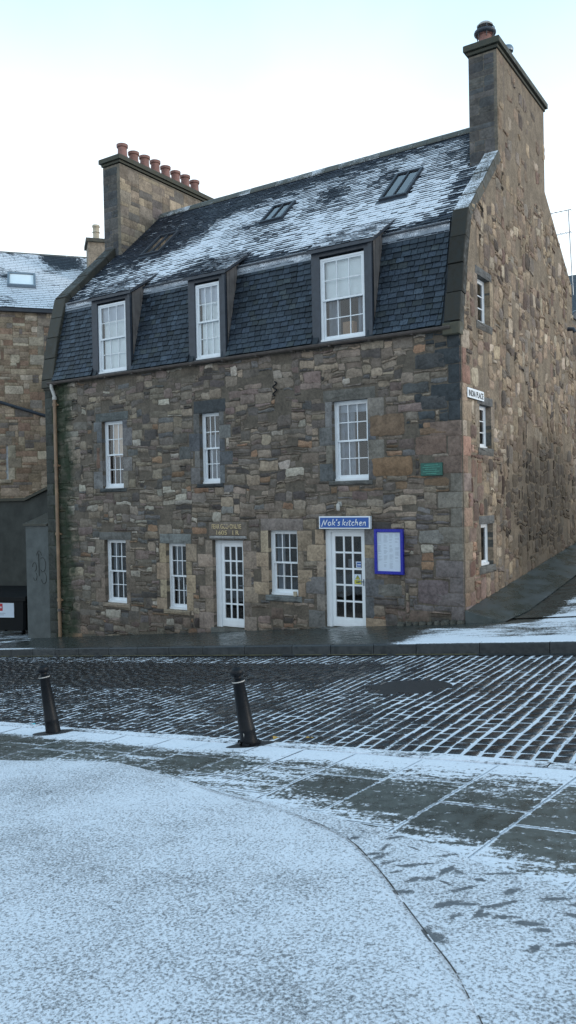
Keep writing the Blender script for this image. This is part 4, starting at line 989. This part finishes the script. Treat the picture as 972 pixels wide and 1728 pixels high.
for su in (-.5, .5):
    for sd in (-.33, .33):
        m = MB(); c = Vector(bp(su, z0 - .05, sd)); m.lathe([(0, -.025), (.085, -.025), (.10, -.015), (.10, .015), (.085, .025), (0, .025)], c, 14, Vector((cos(ba), sin(ba), 0))); m.obj('wheel', M['blackmetal'], bn, True)
# building behind, seen past the gable
rb = root('rear_building', (-4, 9.4, 0), 'plain brown stone building seen in a narrow strip past the gable', 'building')
m = MB(); m.poly([(8.64, .2), (17, .8), (17, 7.3), (8.64, 7.3)], gabm(-.06), [[(11, 1.6), (12, 1.6), (12, 3.2), (11, 3.2)]], col=(.15, .13, .11)); m.poly([(-9, 0), (-.06, 0), (-.06, 7.3), (-9, 7.3)], facm(8.64), col=(.15, .13, .11))
m.poly([(-17, 0), (-8.64, 0), (-8.64, 7.3), (-17, 7.3)], leftm(-9), col=(.15, .13, .11)); m.poly([(.06, .8), (9, .8), (9, 7.3), (.06, 7.3)], backm(17), col=(.15, .13, .11))
rw = m.obj('wall', M['gable'], rb)
m = MB(); rubble(m, gabm(-.06), 8.66, 17, .6, 7.2, lambda u, v: True, [(10.95, 12.05, 1.55, 3.25)], lambda u, v: tuple(c * .72 for c in pal_gable(1, 5)), warp=.02, cu=.11, cv=.09); m.obj('rubble_facing', M['gable'], rw, True)
m = MB(); m.add([(-9.2, 8.62, 7.3), (-.02, 8.62, 7.3), (.05, 13, 9.6), (-9.2, 13, 9.6), (.05, 17.1, 7.3), (-9.2, 17.1, 7.3)], [(0, 1, 2, 3), (3, 2, 4, 5), (1, 4, 2), (0, 3, 5)], (1, 1, 1), .3); m.obj('roof', M['roofslate'], rb)
sash(rb, gabm(-.06), (11, 12, 1.6, 3.2), dep=.1)

# ================================================================ GROUND
KF = lambda x: -2.60 - .05 * x            # far kerb front line
KN = lambda x: -8.60 - .047 * x           # near kerb line
PZ = lambda x, y=0: .1 * x - .19 + (.1 * y if y > 0 else 0)
RZ = lambda x: .1 * x - .36
def struct(o): o['kind'] = 'structure'; return o
def grid(mb, x0, x1, nx_, yf0, yf1, ny, zf, sf, skip=None):
    o = len(mb.v); vs = []; sn = []
    for i in range(nx_ + 1):
        x = x0 + (x1 - x0) * i / nx_; ya, yb = yf0(x), yf1(x)
        for j in range(ny + 1):
            y = ya + (yb - ya) * j / ny; vs.append((x, y, zf(x, y))); sn.append(sf(x, y))
    fs = [(i * (ny + 1) + j, (i + 1) * (ny + 1) + j, (i + 1) * (ny + 1) + j + 1, i * (ny + 1) + j + 1) for i in range(nx_) for j in range(ny)]
    mb.add(vs, fs, (1, 1, 1), sn)
# the land all around
g_ = MB()
def gz(x, y): return .1 * max(-26, min(14, x)) - .62 - (0 if y < 9 else 0)
xs = [-400, -26, -20, -12, 0, 14, 400]; ys = [-400, -40, 0, 40, 400]
vs = [(x, y, gz(x, y)) for x in xs for y in ys]; n = len(ys)
g_.add(vs, [(i * n + j, (i + 1) * n + j, (i + 1) * n + j + 1, i * n + j + 1) for i in range(len(xs) - 1) for j in range(n - 1)], (1, 1, 1), .5)
struct(g_.obj('ground', M['ground']))
# far pavement with its lane rising beside the gable
def s_far(x, y):
    s = -.10 + .66 * smooth(-.9, .5, x + (y + 2.7) * .35) * smooth(-.2, -.9, y - .55 * max(0, x - .2)) 
    s += .62 * smooth(1.15, 1.7, x) * smooth(6.5, 1, y) * smooth(-.5, .3, y)
    s += .55 * smooth(-11.2, -13, x) - .2 * smooth(.3, -.1, abs(y + .2)) 
    if y < KF(x) + .12 and x < -.5: s += .35 * smooth(-10, -12, x) + .12
    s += .3 * smooth(-1.6, -.2, x) * smooth(KF(x) + .9, KF(x) + .4, y)
    s += .18 * noise.noise(Vector((x * .8, y * 1.5, 7)))
    return s
m = MB(); grid(m, -26, 12, 190, lambda x: KF(x) + .13, lambda x: 0.25 if x < 0 else 9.0 * min(1, max(.05, (x + .02) / .4)) if False else 0.25, 14, lambda x, y: PZ(x) , s_far)
grid(m, .02, 12, 60, lambda x: .25, lambda x: 17, 60, PZ, s_far)
grid(m, -26, -12, 30, lambda x: .25, lambda x: 12, 10, lambda x, y: PZ(x), s_far)
struct(m.obj('pavement', M['pave']))
# stone apron along the gable foot
m = MB(); vs = []; sn = []
ap = [(0.012, -.02, .02), (.5, -.04, -.02), (.84, -.05, -.10)]
rows = 26
for i in range(rows + 1):
    y = -.06 + 9.0 * i / rows
    for x, _, _ in ap:
        w = 1.0; t = x / .84; xo = .005 + t * (.8 + .18 * min(1, y / .8) if y > 0 else .8)
        if i == 0: pass
        zin = .06 + .1 * y; zout = PZ(xo, max(0, y)) + .012
        z = zin + (zout - zin) * (t ** 1.15) + .01 * noise.noise(Vector((x * 3, y * 2, 0)))
        vs.append((xo, y - (.0 if i else 0), z)); sn.append(.05 + .12 * noise.noise(Vector((x * 2, y, 4))) + (.25 if t > .9 else 0))
fs = [(i * 3 + j, i * 3 + j + 1, (i + 1) * 3 + j + 1, (i + 1) * 3 + j) for i in range(rows) for j in range(2)]
k = len(vs); vs += [(vs[j][0], -.06, PZ(vs[j][0]) - .05) for j in range(3)]; sn += [-.3] * 3
fs += [(k + j, k + j + 1, j + 1, j) for j in range(2)]
m.add(vs, fs, (1, 1, 1), sn); tag(m.obj('stone_apron', M['apron'], None, True), kind='structure')
# foot stones at the corner
m = MB()
for i in range(9):
    x = -1.35 + i * .16; r = U(.06, .11); m.lathe([(0, r * .5), (r * .7, r * .4), (r, 0), (r * .9, -.15)][::-1], (x, -.05 - U(0, .05), PZ(x) + .03), 8)
for v_ in range(len(m.v)): p = m.v[v_]; m.v[v_] = (p[0] + U(-.012, .012), p[1] + U(-.012, .012), p[2] + U(-.01, .01))
m.c = [(.09, .085, .07)] * len(m.v); m.obj('footing_stones', M['dressed'], house, True)
# kerbs
def kerbs(name, line, sgn, top, bot, x0, x1, sf, wid=.15):
    m = MB(); x = x0
    while x < x1:
        L = U(.75, 1.15); a, b = x + .006, x + L - .006; x += L; e = .02; k = U(.75, 1.3); dz = U(-.006, .006)
        ya, yb = line(a), line(b); vs = []
        for (xx, yy) in ((a, ya), (b, yb)):
            vs += [(xx, yy, bot(xx) - .06), (xx, yy, top(xx) - e + dz), (xx, yy + sgn * e, top(xx) + dz), (xx, yy + sgn * wid, top(xx) + dz), (xx, yy + sgn * wid, bot(xx) - .06)]
        f = [(i, 5 + i, 6 + i, 1 + i) if sgn > 0 else (1 + i, 6 + i, 5 + i, i) for i in range(4)] + [(0, 1, 2, 3, 4), (9, 8, 7, 6, 5)]
        f = [q if sgn > 0 else q for q in f]
        sn = [sf(xx, i) for xx in (a, b) for i in range(5)]
        m.add(vs, f, (k, k, k * 1.03), sn)
    return struct(m.obj(name, M['kerb']))
kerbs('far_kerb', KF, 1, lambda x: PZ(x) + .004, RZ, -24, 11, lambda x, i: -.4 if i < 2 else (.2 + .7 * smooth(-9.5, -11, x) + .55 * smooth(-1, 0, x)))
kerbs('near_kerb', KN, -1, lambda x: PZ(x) + .002, RZ, -14, 12, lambda x, i: .25 if i < 2 else .62)
# carriageway of setts
def s_road(x, y):
    """snow in the joints"""
    d = KF(x) - y          # 0 far kerb .. ~6 near kerb
    s = .64 + .30 * noise.noise(Vector((x * 1.1, y * 1.6, 1)))
    # bare wet area left of centre: photo shows it from left edge to mid road
    bare = smooth(.75, 1.15, d) * smooth(3.1, 2.2, d + .25 * (x + 3) * (1 if x > -3 else .25)) * smooth(.6, -1.0, x)
    s -= 1.1 * bare
    s -= .35 * smooth(.30, .12, d)
    s += .08 * smooth(-1, 2.5, x)
    s += .15 * smooth(1.1, .7, d)
    return s
def s_top(x, y):
    d = y - KN(x)
    s = -.26 + .80 * smooth(1.15, .25, d + .25 * noise.noise(Vector((x * 1.2, y * 2, 3)))) + .12 * noise.noise(Vector((x * .9, y, 9)))
    s += .20 * smooth(1.0, .5, KF(x) - y) 
    return s
m = MB(); grid(m, -24, 12, 240, lambda x: KN(x) - .1, lambda x: KF(x) + .05, 50, lambda x, y: RZ(x) - .012 + .008 * max(0, min(1, s_road(x, y) * 1.3)), s_road)
struct(m.obj('sett_bedding', M['joint']))
m = MB(); x = -22.; nrow = 0
def inpatch(x, y): return ((x - 1.18) / .54) ** 2 + ((y + 5.22) / .44) ** 2 < 1
while x < 11:
    pitch = U(.122, .150) + .022 * smooth(-1, 4, x); y = KN(x) + .02 - U(0, .2); nrow += 1
    while y < KF(x) - .05:
        L = U(.16, .27); y0, y1 = y + .008, y + L - .010; y += L
        if y1 > KF(x) - .14 or y0 < KN(x): 
            if y1 - y0 < .05: continue
            y1 = min(y1, KF(x) - .14); y0 = max(y0, KN(x) + .01)
            if y1 - y0 < .06: continue
        # rows fan slightly and wander
        def fx(xx, yy): return xx + .055 * noise.noise(Vector((xx * .5, yy * .8, 0))) * .8 + (yy + 5.5) * (-.055 * smooth(0, 5, xx) + .055 * -smooth(-2, -6, xx) * 0 - .09 * smooth(-1, -5, xx))
        w2 = pitch / 2 - .0070; xc = x; ym = (y0 + y1) / 2
        if inpatch(fx(xc, ym), ym): continue
        h = U(-.004, .005); e = .014; tl = U(-.03, .03)
        base = [(xc - w2, y0), (xc + w2, y0), (xc + w2, y1), (xc - w2, y1)]
        base = [(fx(a, b) + U(-.008, .008), b + U(-.010, .010)) for a, b in base]
        cxx = sum(p[0] for p in base) / 4; cyy = sum(p[1] for p in base) / 4
        vs = [(p[0], p[1], RZ(p[0]) - .03) for p in base]
        vs += [(p[0] + (cxx - p[0]) * .04, p[1] + (cyy - p[1]) * .04, RZ(p[0]) - .008 + h) for p in base]
        vs += [(p[0] + (cxx - p[0]) * .28, p[1] + (cyy - p[1]) * .16, RZ(p[0]) + .003 + h + tl * (p[0] - cxx)) for p in base]
        fs = [(8, 9, 10, 11)]
        for r in (0, 4):
            for i in range(4): j = (i + 1) % 4; fs.append((r + i, r + j, r + 4 + j, r + 4 + i))
        s_ = s_top(cxx, cyy); sj = s_road(cxx, cyy) - .16
        k = U(.6, 1.25); q = rng.random(); c = (k, k, k * 1.04) if q > .12 else (k * 1.7, k * 1.6, k * 1.45)
        m.add(vs, fs, c, [max(s_, sj)] * 8 + [s_] * 4)
    x += pitch
struct(m.obj('road', M['sett'], None, True))
m = MB(); vs = [(1.18, -5.22, RZ(1.18) - .002)]; n = 28
for i in range(n): q = 2 * pi * i / n; r = 1 + .07 * noise.noise(Vector((cos(q) * 2, sin(q) * 2, 0))); xx = 1.18 + .60 * r * cos(q); vs.append((xx, -5.22 + .48 * r * sin(q), RZ(xx) - .002))
m.add(vs, [(0, 1 + i, 1 + (i + 1) % n) for i in range(n)]); struct(m.obj('road_patch', M['patch']))
m = MB(); x = -14
while x < 1.5:
    L = U(.5, 1.6); a, b = x, min(1.5, x + L); x += L + (U(.02, .3) if rng.random() < .4 else 0)
    m.add([(a, KF(a) - .115, RZ(a) + .012), (b, KF(b) - .115, RZ(b) + .012), (b, KF(b) - .055, RZ(b) + .012), (a, KF(a) - .055, RZ(a) + .012)], [(0, 1, 2, 3)])
struct(m.obj('yellow_line', M['yellowline']))
m = MB(); grid(m, -22, 11, 60, lambda x: KF(x) - .15, lambda x: KF(x) + .01, 1, lambda x, y: RZ(x) + .006, lambda x, y: -.1); struct(m.obj('gutter_channel', M['kerb']))
# near side: flagstones over a snow-filled bed
OUT = [(-16, -9.0), (-9, -9.55), (-5, -9.75), (-2.5, -9.86), (-1.18, -9.86), (-.45, -9.74), (.25, -9.66), (1.05, -9.86), (1.89, -10.12), (2.35, -10.20), (2.78, -10.31), (3.21, -10.42), (3.81, -10.61), (4.28, -10.82), (4.77, -11.0), (5.6, -11.5), (6.6, -12.3), (7.6, -13.6), (8.2, -15.4), (8.5, -18)]
INN = [(-16, -9.02), (-9, -9.57), (-5, -9.77), (-2.5, -9.88), (-1.18, -9.88), (-.45, -9.76), (.25, -9.68), (1.05, -9.88), (1.89, -10.18), (2.43, -10.31), (2.9, -10.5), (3.32, -10.72), (3.73, -11.09), (4.02, -11.4), (4.32, -11.72), (4.56, -11.99), (4.9, -12.5), (5.2, -13.3), (5.35, -14.5), (5.3, -18)]
def resample(C_):
    o = []
    for i in range(len(C_) - 1):
        p0, p1, p2, p3 = C_[max(0, i - 1)], C_[i], C_[i + 1], C_[min(len(C_) - 1, i + 2)]
        for t in (0, .2, .4, .6, .8): o.append(tuple(.5 * (2 * p1[j] + (p2[j] - p0[j]) * t + (2 * p0[j] - 5 * p1[j] + 4 * p2[j] - p3[j]) * t * t + (-p0[j] + 3 * p1[j] - 3 * p2[j] + p3[j]) * t ** 3) for j in (0, 1)))
    return o + [C_[-1]]
OUT = resample(OUT); INN = resample(INN)
def yat(C_, x):
    if x <= C_[0][0]: return C_[0][1]
    for i in range(len(C_) - 1):
        if C_[i][0] <= x <= C_[i + 1][0]:
            t = (x - C_[i][0]) / max(1e-6, C_[i + 1][0] - C_[i][0]); return C_[i][1] + (C_[i + 1][1] - C_[i][1]) * t
    return C_[-1][1]
def s_slab(x, y):
    d = KN(x) - y       # 0 at kerb
    s = .56 + .42 * smooth(.60, .15, d) - .10 * smooth(1.5, 3, x)
    s += .20 * smooth(.40, .05, y - yat(OUT, x))
    s -= .22 * blob(x, y, 3.0, -9.9, .8, .35) + .20 * blob(x, y, 4.3, -10.1, .9, .5)
    s -= .30 * smooth(2.6, .8, x) * smooth(.40, .62, d)
    s += .22 * noise.noise(Vector((x * 1.3, y * 2.2, 11)))
    return s
m = MB(); grid(m, -16, 9, 150, lambda x: min(yat(OUT, x) - .5, KN(x) - 1), lambda x: KN(x) - .14, 14, lambda x, y: PZ(x) - .0045, lambda x, y: .95)
struct(m.obj('paving_bed', M['plaza']))
m = MB(); x = -15.
while x < 9:
    wx = U(.52, .68); y = KN(x) - .16 + U(-.0, .35)
    top = KN(x + wx / 2) - .155
    while y > -13.2:
        L = U(.62, 1.0); y1 = min(y, top); y0 = y - L; y = y0
        if y1 - y0 < .08: continue
        sh = lambda xx, yy: xx + (yy + 9.5) * .13
        g = .010; P = [(x + g, y0 + g), (x + wx - g, y0 + g), (x + wx - g, y1 - g), (x + g, y1 - g)]; h = U(-.001, .004)
        nxs, nys = 6, 8; vs = []; sn = []
        for i in range(nxs + 1):
            for j in range(nys + 1):
                qa = (0, .03, .07)[i] if i < 3 else (1 - (0, .03, .07)[nxs - i] if nxs - i < 3 else .5); qb = (0, .022, .05)[j] if j < 3 else (1 - (0, .022, .05)[nys - j] if nys - j < 3 else .05 + .9 * (j - 2) / (nys - 4)); xx = P[0][0] + (P[1][0] - P[0][0]) * qa; yy = P[0][1] + (P[2][1] - P[0][1]) * qb
                X = sh(xx, yy); edge = min(i, nxs - i, j, nys - j) == 0
                Y = yy - .05 * (X - x)
                vs.append((X, Y, PZ(X) + h)); sn.append(s_slab(X, Y) + (.34 if edge else 0) + (.04))
        fs = [(i * (nys + 1) + j, (i + 1) * (nys + 1) + j, (i + 1) * (nys + 1) + j + 1, i * (nys + 1) + j + 1) for i in range(nxs) for j in range(nys)]
        k = U(.8, 1.18); m.add(vs, fs, (k, k * 1.01, k * .98), sn)
    x += wx
struct(m.obj('flagstones', M['slab']))
# plaza sheets: outer ring and inner disc, both dusted with snow
def s_pl(x, y):
    s = .86 + .18 * noise.noise(Vector((x * .9, y * .9, 21))) + .06 * noise.noise(Vector((x * 4, y * 4, 2)))
    return s
foot = []
for i in range(46):
    t = U(0, 1) ** .8; cx_ = 3.45 + 1.5 * t + rng.gauss(0, .13); cy_ = -10.72 - .75 * t + rng.gauss(0, .12); foot.append((cx_, cy_, rng.gauss(.6, .5), U(.03, .075), U(.008, .02)))
for i in range(5): foot.append((U(4.05, 4.4), U(-11.95, -11.6), U(0, pi), U(.05, .1), U(.02, .04)))
def s_ring(x, y):
    s = .82 + .12 * noise.noise(Vector((x * 1.4, y * 1.4, 2)))
    for a, b, q, r1, r2 in foot:
        dx, dy = x - a, y - b
        if abs(dx) < .3 and abs(dy) < .3:
            u = dx * cos(q) + dy * sin(q); v = -dx * sin(q) + dy * cos(q); s -= .95 * exp(-((u / r1) ** 2 + (v / r2) ** 2) ** 1.5) * (1 + .8 * noise.noise(Vector((x * 30, y * 30, 0))))
    return s
def clipgrid(m, x0, x1, y0, y1, st, top, zoff, sf):
    nx_ = int((x1 - x0) / st); ny_ = int((y1 - y0) / st); idx = {}; vs = []; sn = []; fs = []
    for i in range(nx_ + 1):
        x = x0 + i * st; T_ = top(x)
        for j in range(ny_ + 1):
            y = y0 + (min(T_, y1) - y0) * j / ny_; idx[i, j] = len(vs); dz = .006 * smooth(0, 1, j == ny_)
            vs.append((x, y, PZ(x) + zoff + .004 * noise.noise(Vector((x * 3, y * 3, 1))) - (.012 if j == ny_ else 0))); sn.append(sf(x, y))
    fs = [(idx[i, j], idx[i + 1, j], idx[i + 1, j + 1], idx[i, j + 1]) for i in range(nx_) for j in range(ny_)]
    m.add(vs, fs, (1, 1, 1), sn)
m = MB(); clipgrid(m, 1.0, 5.6, -13.4, -9.0, .02, lambda x: yat(OUT, x), .016, s_ring); clipgrid(m, 5.6, 9.0, -20, -9, .25, lambda x: yat(OUT, x), .016, s_ring)
struct(m.obj('plaza_ring', M['plaza']))
m = MB(); clipgrid(m, -16, -2, -22, -8, .25, lambda x: yat(INN, x), .026, s_pl); clipgrid(m, -2, 5.3, -22, -8, .1, lambda x: yat(INN, x), .026, s_pl)
struct(m.obj('snowy_plaza', M['plaza']))
# soil-dark gap between disc and ring
m = MB()
for i in range(38, len(INN) - 1):
    (a, b), (c, d) = INN[i], INN[i + 1]
    tx, ty = c - a, d - b; l = sqrt(tx * tx + ty * ty); nx2, ny2 = -ty / l, tx / l
    n = max(1, int(l / .12))
    for k in range(n):
        p = (a + tx * k / n, b + ty * k / n); q = (a + tx * (k + 1) / n, b + ty * (k + 1) / n); w = max(.002, .005 + .009 * noise.noise(Vector((p[0] * 3, p[1] * 3, 5))))
        m.add([(p[0] - nx2 * .004, p[1] - ny2 * .004, PZ(p[0]) + .026), (q[0] - nx2 * .004, q[1] - ny2 * .004, PZ(q[0]) + .026), (q[0] + nx2 * w, q[1] + ny2 * w, PZ(q[0]) + .024), (p[0] + nx2 * w, p[1] + ny2 * w, PZ(p[0]) + .024)], [(0, 1, 2, 3)], (1, 1, 1), U(.05, .58))
struct(m.obj('paving_joint', M['joint']))

# ================================================================ bollards and litter
right = Vector((cos(radians(33.2)), sin(radians(33.2)), 0))
def bollard(base, lean, H, broken, label):
    r = root('bollard', base, label, 'bollard', 'black bollards along the pavement edge'); c = Vector(base)
    ax = (Vector((0, 0, 1)) - right * lean[0] + Vector((0, 1, 0)) * lean[1]).normalized(); c0 = c - ax * .10
    m = MB(); h = H + .10
    m.lathe([(.084, 0), (.084, .12), (.082, .16), (.078, .23), (.081, .245), (.081, .265), (.076, .28), (.056, h - .165), (.062, h - .155), (.062, h - .135), (.05, h - .125)], c0, 20, ax)
    m.obj('post', M['blackmetal'], r, True)
    m = MB(); m.lathe([(.05, h - .125), (.038, h - .115), (.038, h - .098), (.062, h - .085), (.068, h - .06), (.066, h - .035), (.05, h - .018), (.028, h - .008), (.026, h), (0, h + .004)], c0, 18, ax)
    m.obj('finial', M['blackmetal'], r, True)
    m = MB(); q = c0 + ax * (h - .15)
    m.lathe([(.0625, h - .152), (.0632, h - .15), (.0632, h - .144), (.0625, h - .142)], c0, 18, ax); m.obj('worn_band', M['palepipe'], r, True)
    if broken:
        m = MB()
        for k in range(7):
            a_ = k * 2 * pi / 7; p = c + Vector((cos(a_) * .11, sin(a_) * .10, .004)); p2 = c + Vector((cos(a_ + .8) * .12, sin(a_ + .8) * .11, .01)); m.add([p, p2, p2 + Vector((0, 0, .03)) , p + Vector((.01, 0, .035)), c + Vector((0, 0, .02))], [(0, 1, 2, 3), (3, 2, 4)])
        m.obj('broken_collar', M['blackmetal'], r)
        m = MB(); m.box(-.012, .012, -.004, .004, 0, .12)
        m.v = [tuple(c + Vector((v[0] * right.x - .075 * right.x * .3 + .0, v[0] * right.y, 0)) + ax * (v[2] + .02) + Vector((.45, -.82, 0)) * (.085 + v[1])) for v in m.v]
        m.obj('slot_plate', M['palepipe'], r)
    m = MB(); n = 20; vs = [(c.x, c.y, PZ(c.x) + .016)]
    for k in range(n): q = 2 * pi * k / n; R_ = .15 * (1 + .3 * noise.noise(Vector((cos(q), sin(q), c.x)))); v = right * (cos(q) * R_ * 1.5) + Vector((-right.y, right.x, 0)) * (sin(q) * R_ * .75); vs.append((c.x + v.x, c.y + v.y, PZ(c.x + v.x) + .006))
    m.add(vs, [(0, 1 + i, 1 + (i + 1) % n) for i in range(n)]); m.obj('footing_ring', M['patch'], r)
bollard((-1.62, -8.80, -.352), (.14, .0), .80, False, 'black bollard leaning left at the snowy kerb, the left one of two')
bollard((1.19, -8.82, -.071), (.155, .0), .77, True, 'black bollard with a broken foot leaning sharply beside yellow leaves')
def leaf(loc, rot, s, mat, name, label, cat):
    m = MB(); out = [(0, -1), (.45, -.55), (.6, 0), (.4, .55), (0, 1), (-.45, .5), (-.62, 0), (-.4, -.6)]
    vs = [(0, 0, .25 * s)] + [((a * cos(rot) - b * sin(rot)) * s, (a * sin(rot) + b * cos(rot)) * s, U(.0, .55) * s) for a, b in out]
    vs = [(loc[0] + v[0], loc[1] + v[1], loc[2] + v[2]) for v in vs] ; vs2 = [(v[0], v[1], v[2] - .002) for v in vs]
    m.add(vs, [(0, 1 + i, 1 + (i + 1) % 8) for i in range(8)]); m.add(vs2, [(0, 1 + (i + 1) % 8, 1 + i) for i in range(8)])
    return tag(m.obj(name, mat), label, cat)
leaf((1.40, -8.66, PZ(1.4) + .02), .4, .065, M['leaf'], 'fallen_leaf', 'crumpled yellow leaf lying against the foot of the broken bollard', 'leaf')
leaf((1.72, -8.58, PZ(1.72) + .02), 1.9, .04, M['leaf'], 'fallen_leaf', 'smaller yellow leaf on snow, farther right of the broken bollard', 'leaf')
leaf((-2.45, -8.42, PZ(-2.45) - .05), .4, .06, M['cyan'], 'litter_wrapper', 'bright cyan wrapper lying at the kerb left of the left bollard', 'litter')

# ================================================================ sky, sun, camera
w = bpy.data.worlds.new('World'); sc.world = w; w.use_nodes = True; nt = w.node_tree; nt.nodes.clear()
o = nt.nodes.new('ShaderNodeOutputWorld'); bg = nt.nodes.new('ShaderNodeBackground'); nt.links.new(bg.outputs[0], o.inputs[0])
sk_ = nt.nodes.new('ShaderNodeTexSky'); sk_.sky_type = 'NISHITA'; sk_.sun_disc = False
SE, SR = radians(9), radians(75)
sk_.sun_elevation = SE; sk_.sun_rotation = SR; sk_.air_density = 1.0; sk_.dust_density = 1.2; sk_.ozone_density = 1.5
tcw = nt.nodes.new('ShaderNodeTexCoord'); nz = nt.nodes.new('ShaderNodeTexNoise'); nz.inputs['Scale'].default_value = 2.2; nz.inputs['Detail'].default_value = 5
nt.links.new(tcw.outputs['Generated'], nz.inputs['Vector'])
sep = nt.nodes.new('ShaderNodeSeparateXYZ'); nt.links.new(tcw.outputs['Generated'], sep.inputs[0])
mr = nt.nodes.new('ShaderNodeMapRange'); mr.interpolation_type = 'SMOOTHSTEP'; mr.inputs[1].default_value = .30; mr.inputs[2].default_value = .85; mr.inputs[3].default_value = .97; mr.inputs[4].default_value = .55
nt.links.new(sep.outputs[2], mr.inputs[0])
mx = nt.nodes.new('ShaderNodeMix'); mx.data_type = 'RGBA'; nt.links.new(mr.outputs[0], mx.inputs[0]); nt.links.new(sk_.outputs[0], mx.inputs[6])
cl = nt.nodes.new('ShaderNodeMix'); cl.data_type = 'RGBA'; cl.inputs[6].default_value = (9.4, 10.5, 11.3, 1); cl.inputs[7].default_value = (5.8, 9.0, 11.8, 1)   # white haze low down, cyan veil higher
ad = nt.nodes.new('ShaderNodeMath'); ad.operation = 'MULTIPLY_ADD'; ad.inputs[1].default_value = .28; nt.links.new(nz.outputs[0], ad.inputs[0]); nt.links.new(sep.outputs[2], ad.inputs[2])
m2 = nt.nodes.new('ShaderNodeMapRange'); m2.interpolation_type = 'SMOOTHSTEP'; m2.inputs[1].default_value = .46; m2.inputs[2].default_value = .80; nt.links.new(ad.outputs[0], m2.inputs[0]); nt.links.new(m2.outputs[0], cl.inputs[0]); nt.links.new(cl.outputs[2], mx.inputs[7])
nt.links.new(mx.outputs[2], bg.inputs[0]); bg.inputs[1].default_value = .12
sun = bpy.data.lights.new('sun', 'SUN'); sun.energy = 1.0; sun.angle = radians(16); sun.color = (1, .90, .78)
so = bpy.data.objects.new('sun', sun); COL.objects.link(so)
sd = Vector((sin(SR) * cos(SE), cos(SR) * cos(SE), sin(SE)))
so.rotation_euler = sd.to_track_quat('Z', 'Y').to_euler()
cam = bpy.data.cameras.new('camera'); co = bpy.data.objects.new('camera', cam); COL.objects.link(co); sc.camera = co
yaw, pit, rol = radians(33.213), radians(-.826), radians(-1.150)
f = Vector((-sin(yaw) * cos(pit), cos(yaw) * cos(pit), sin(pit))); r = Vector((cos(yaw), sin(yaw), 0)); u = r.cross(f)
r2 = r * cos(rol) + u * sin(rol); u2 = -r * sin(rol) + u * cos(rol)
mt = Matrix((r2, u2, -f)).transposed().to_4x4(); mt.translation = Vector((5.79, -15.09, 2.27)); co.matrix_world = mt
cam.sensor_fit = 'VERTICAL'; cam.sensor_height = 36; cam.lens = 36 * 1370.1 / 1728; cam.clip_end = 2000; cam.clip_start = .05
sc.view_settings.view_transform = 'Standard'; sc.view_settings.look = 'None'; sc.view_settings.gamma = 1; sc.view_settings.exposure = 0.18
sc.cycles.max_bounces = 6; sc.cycles.use_denoising = True
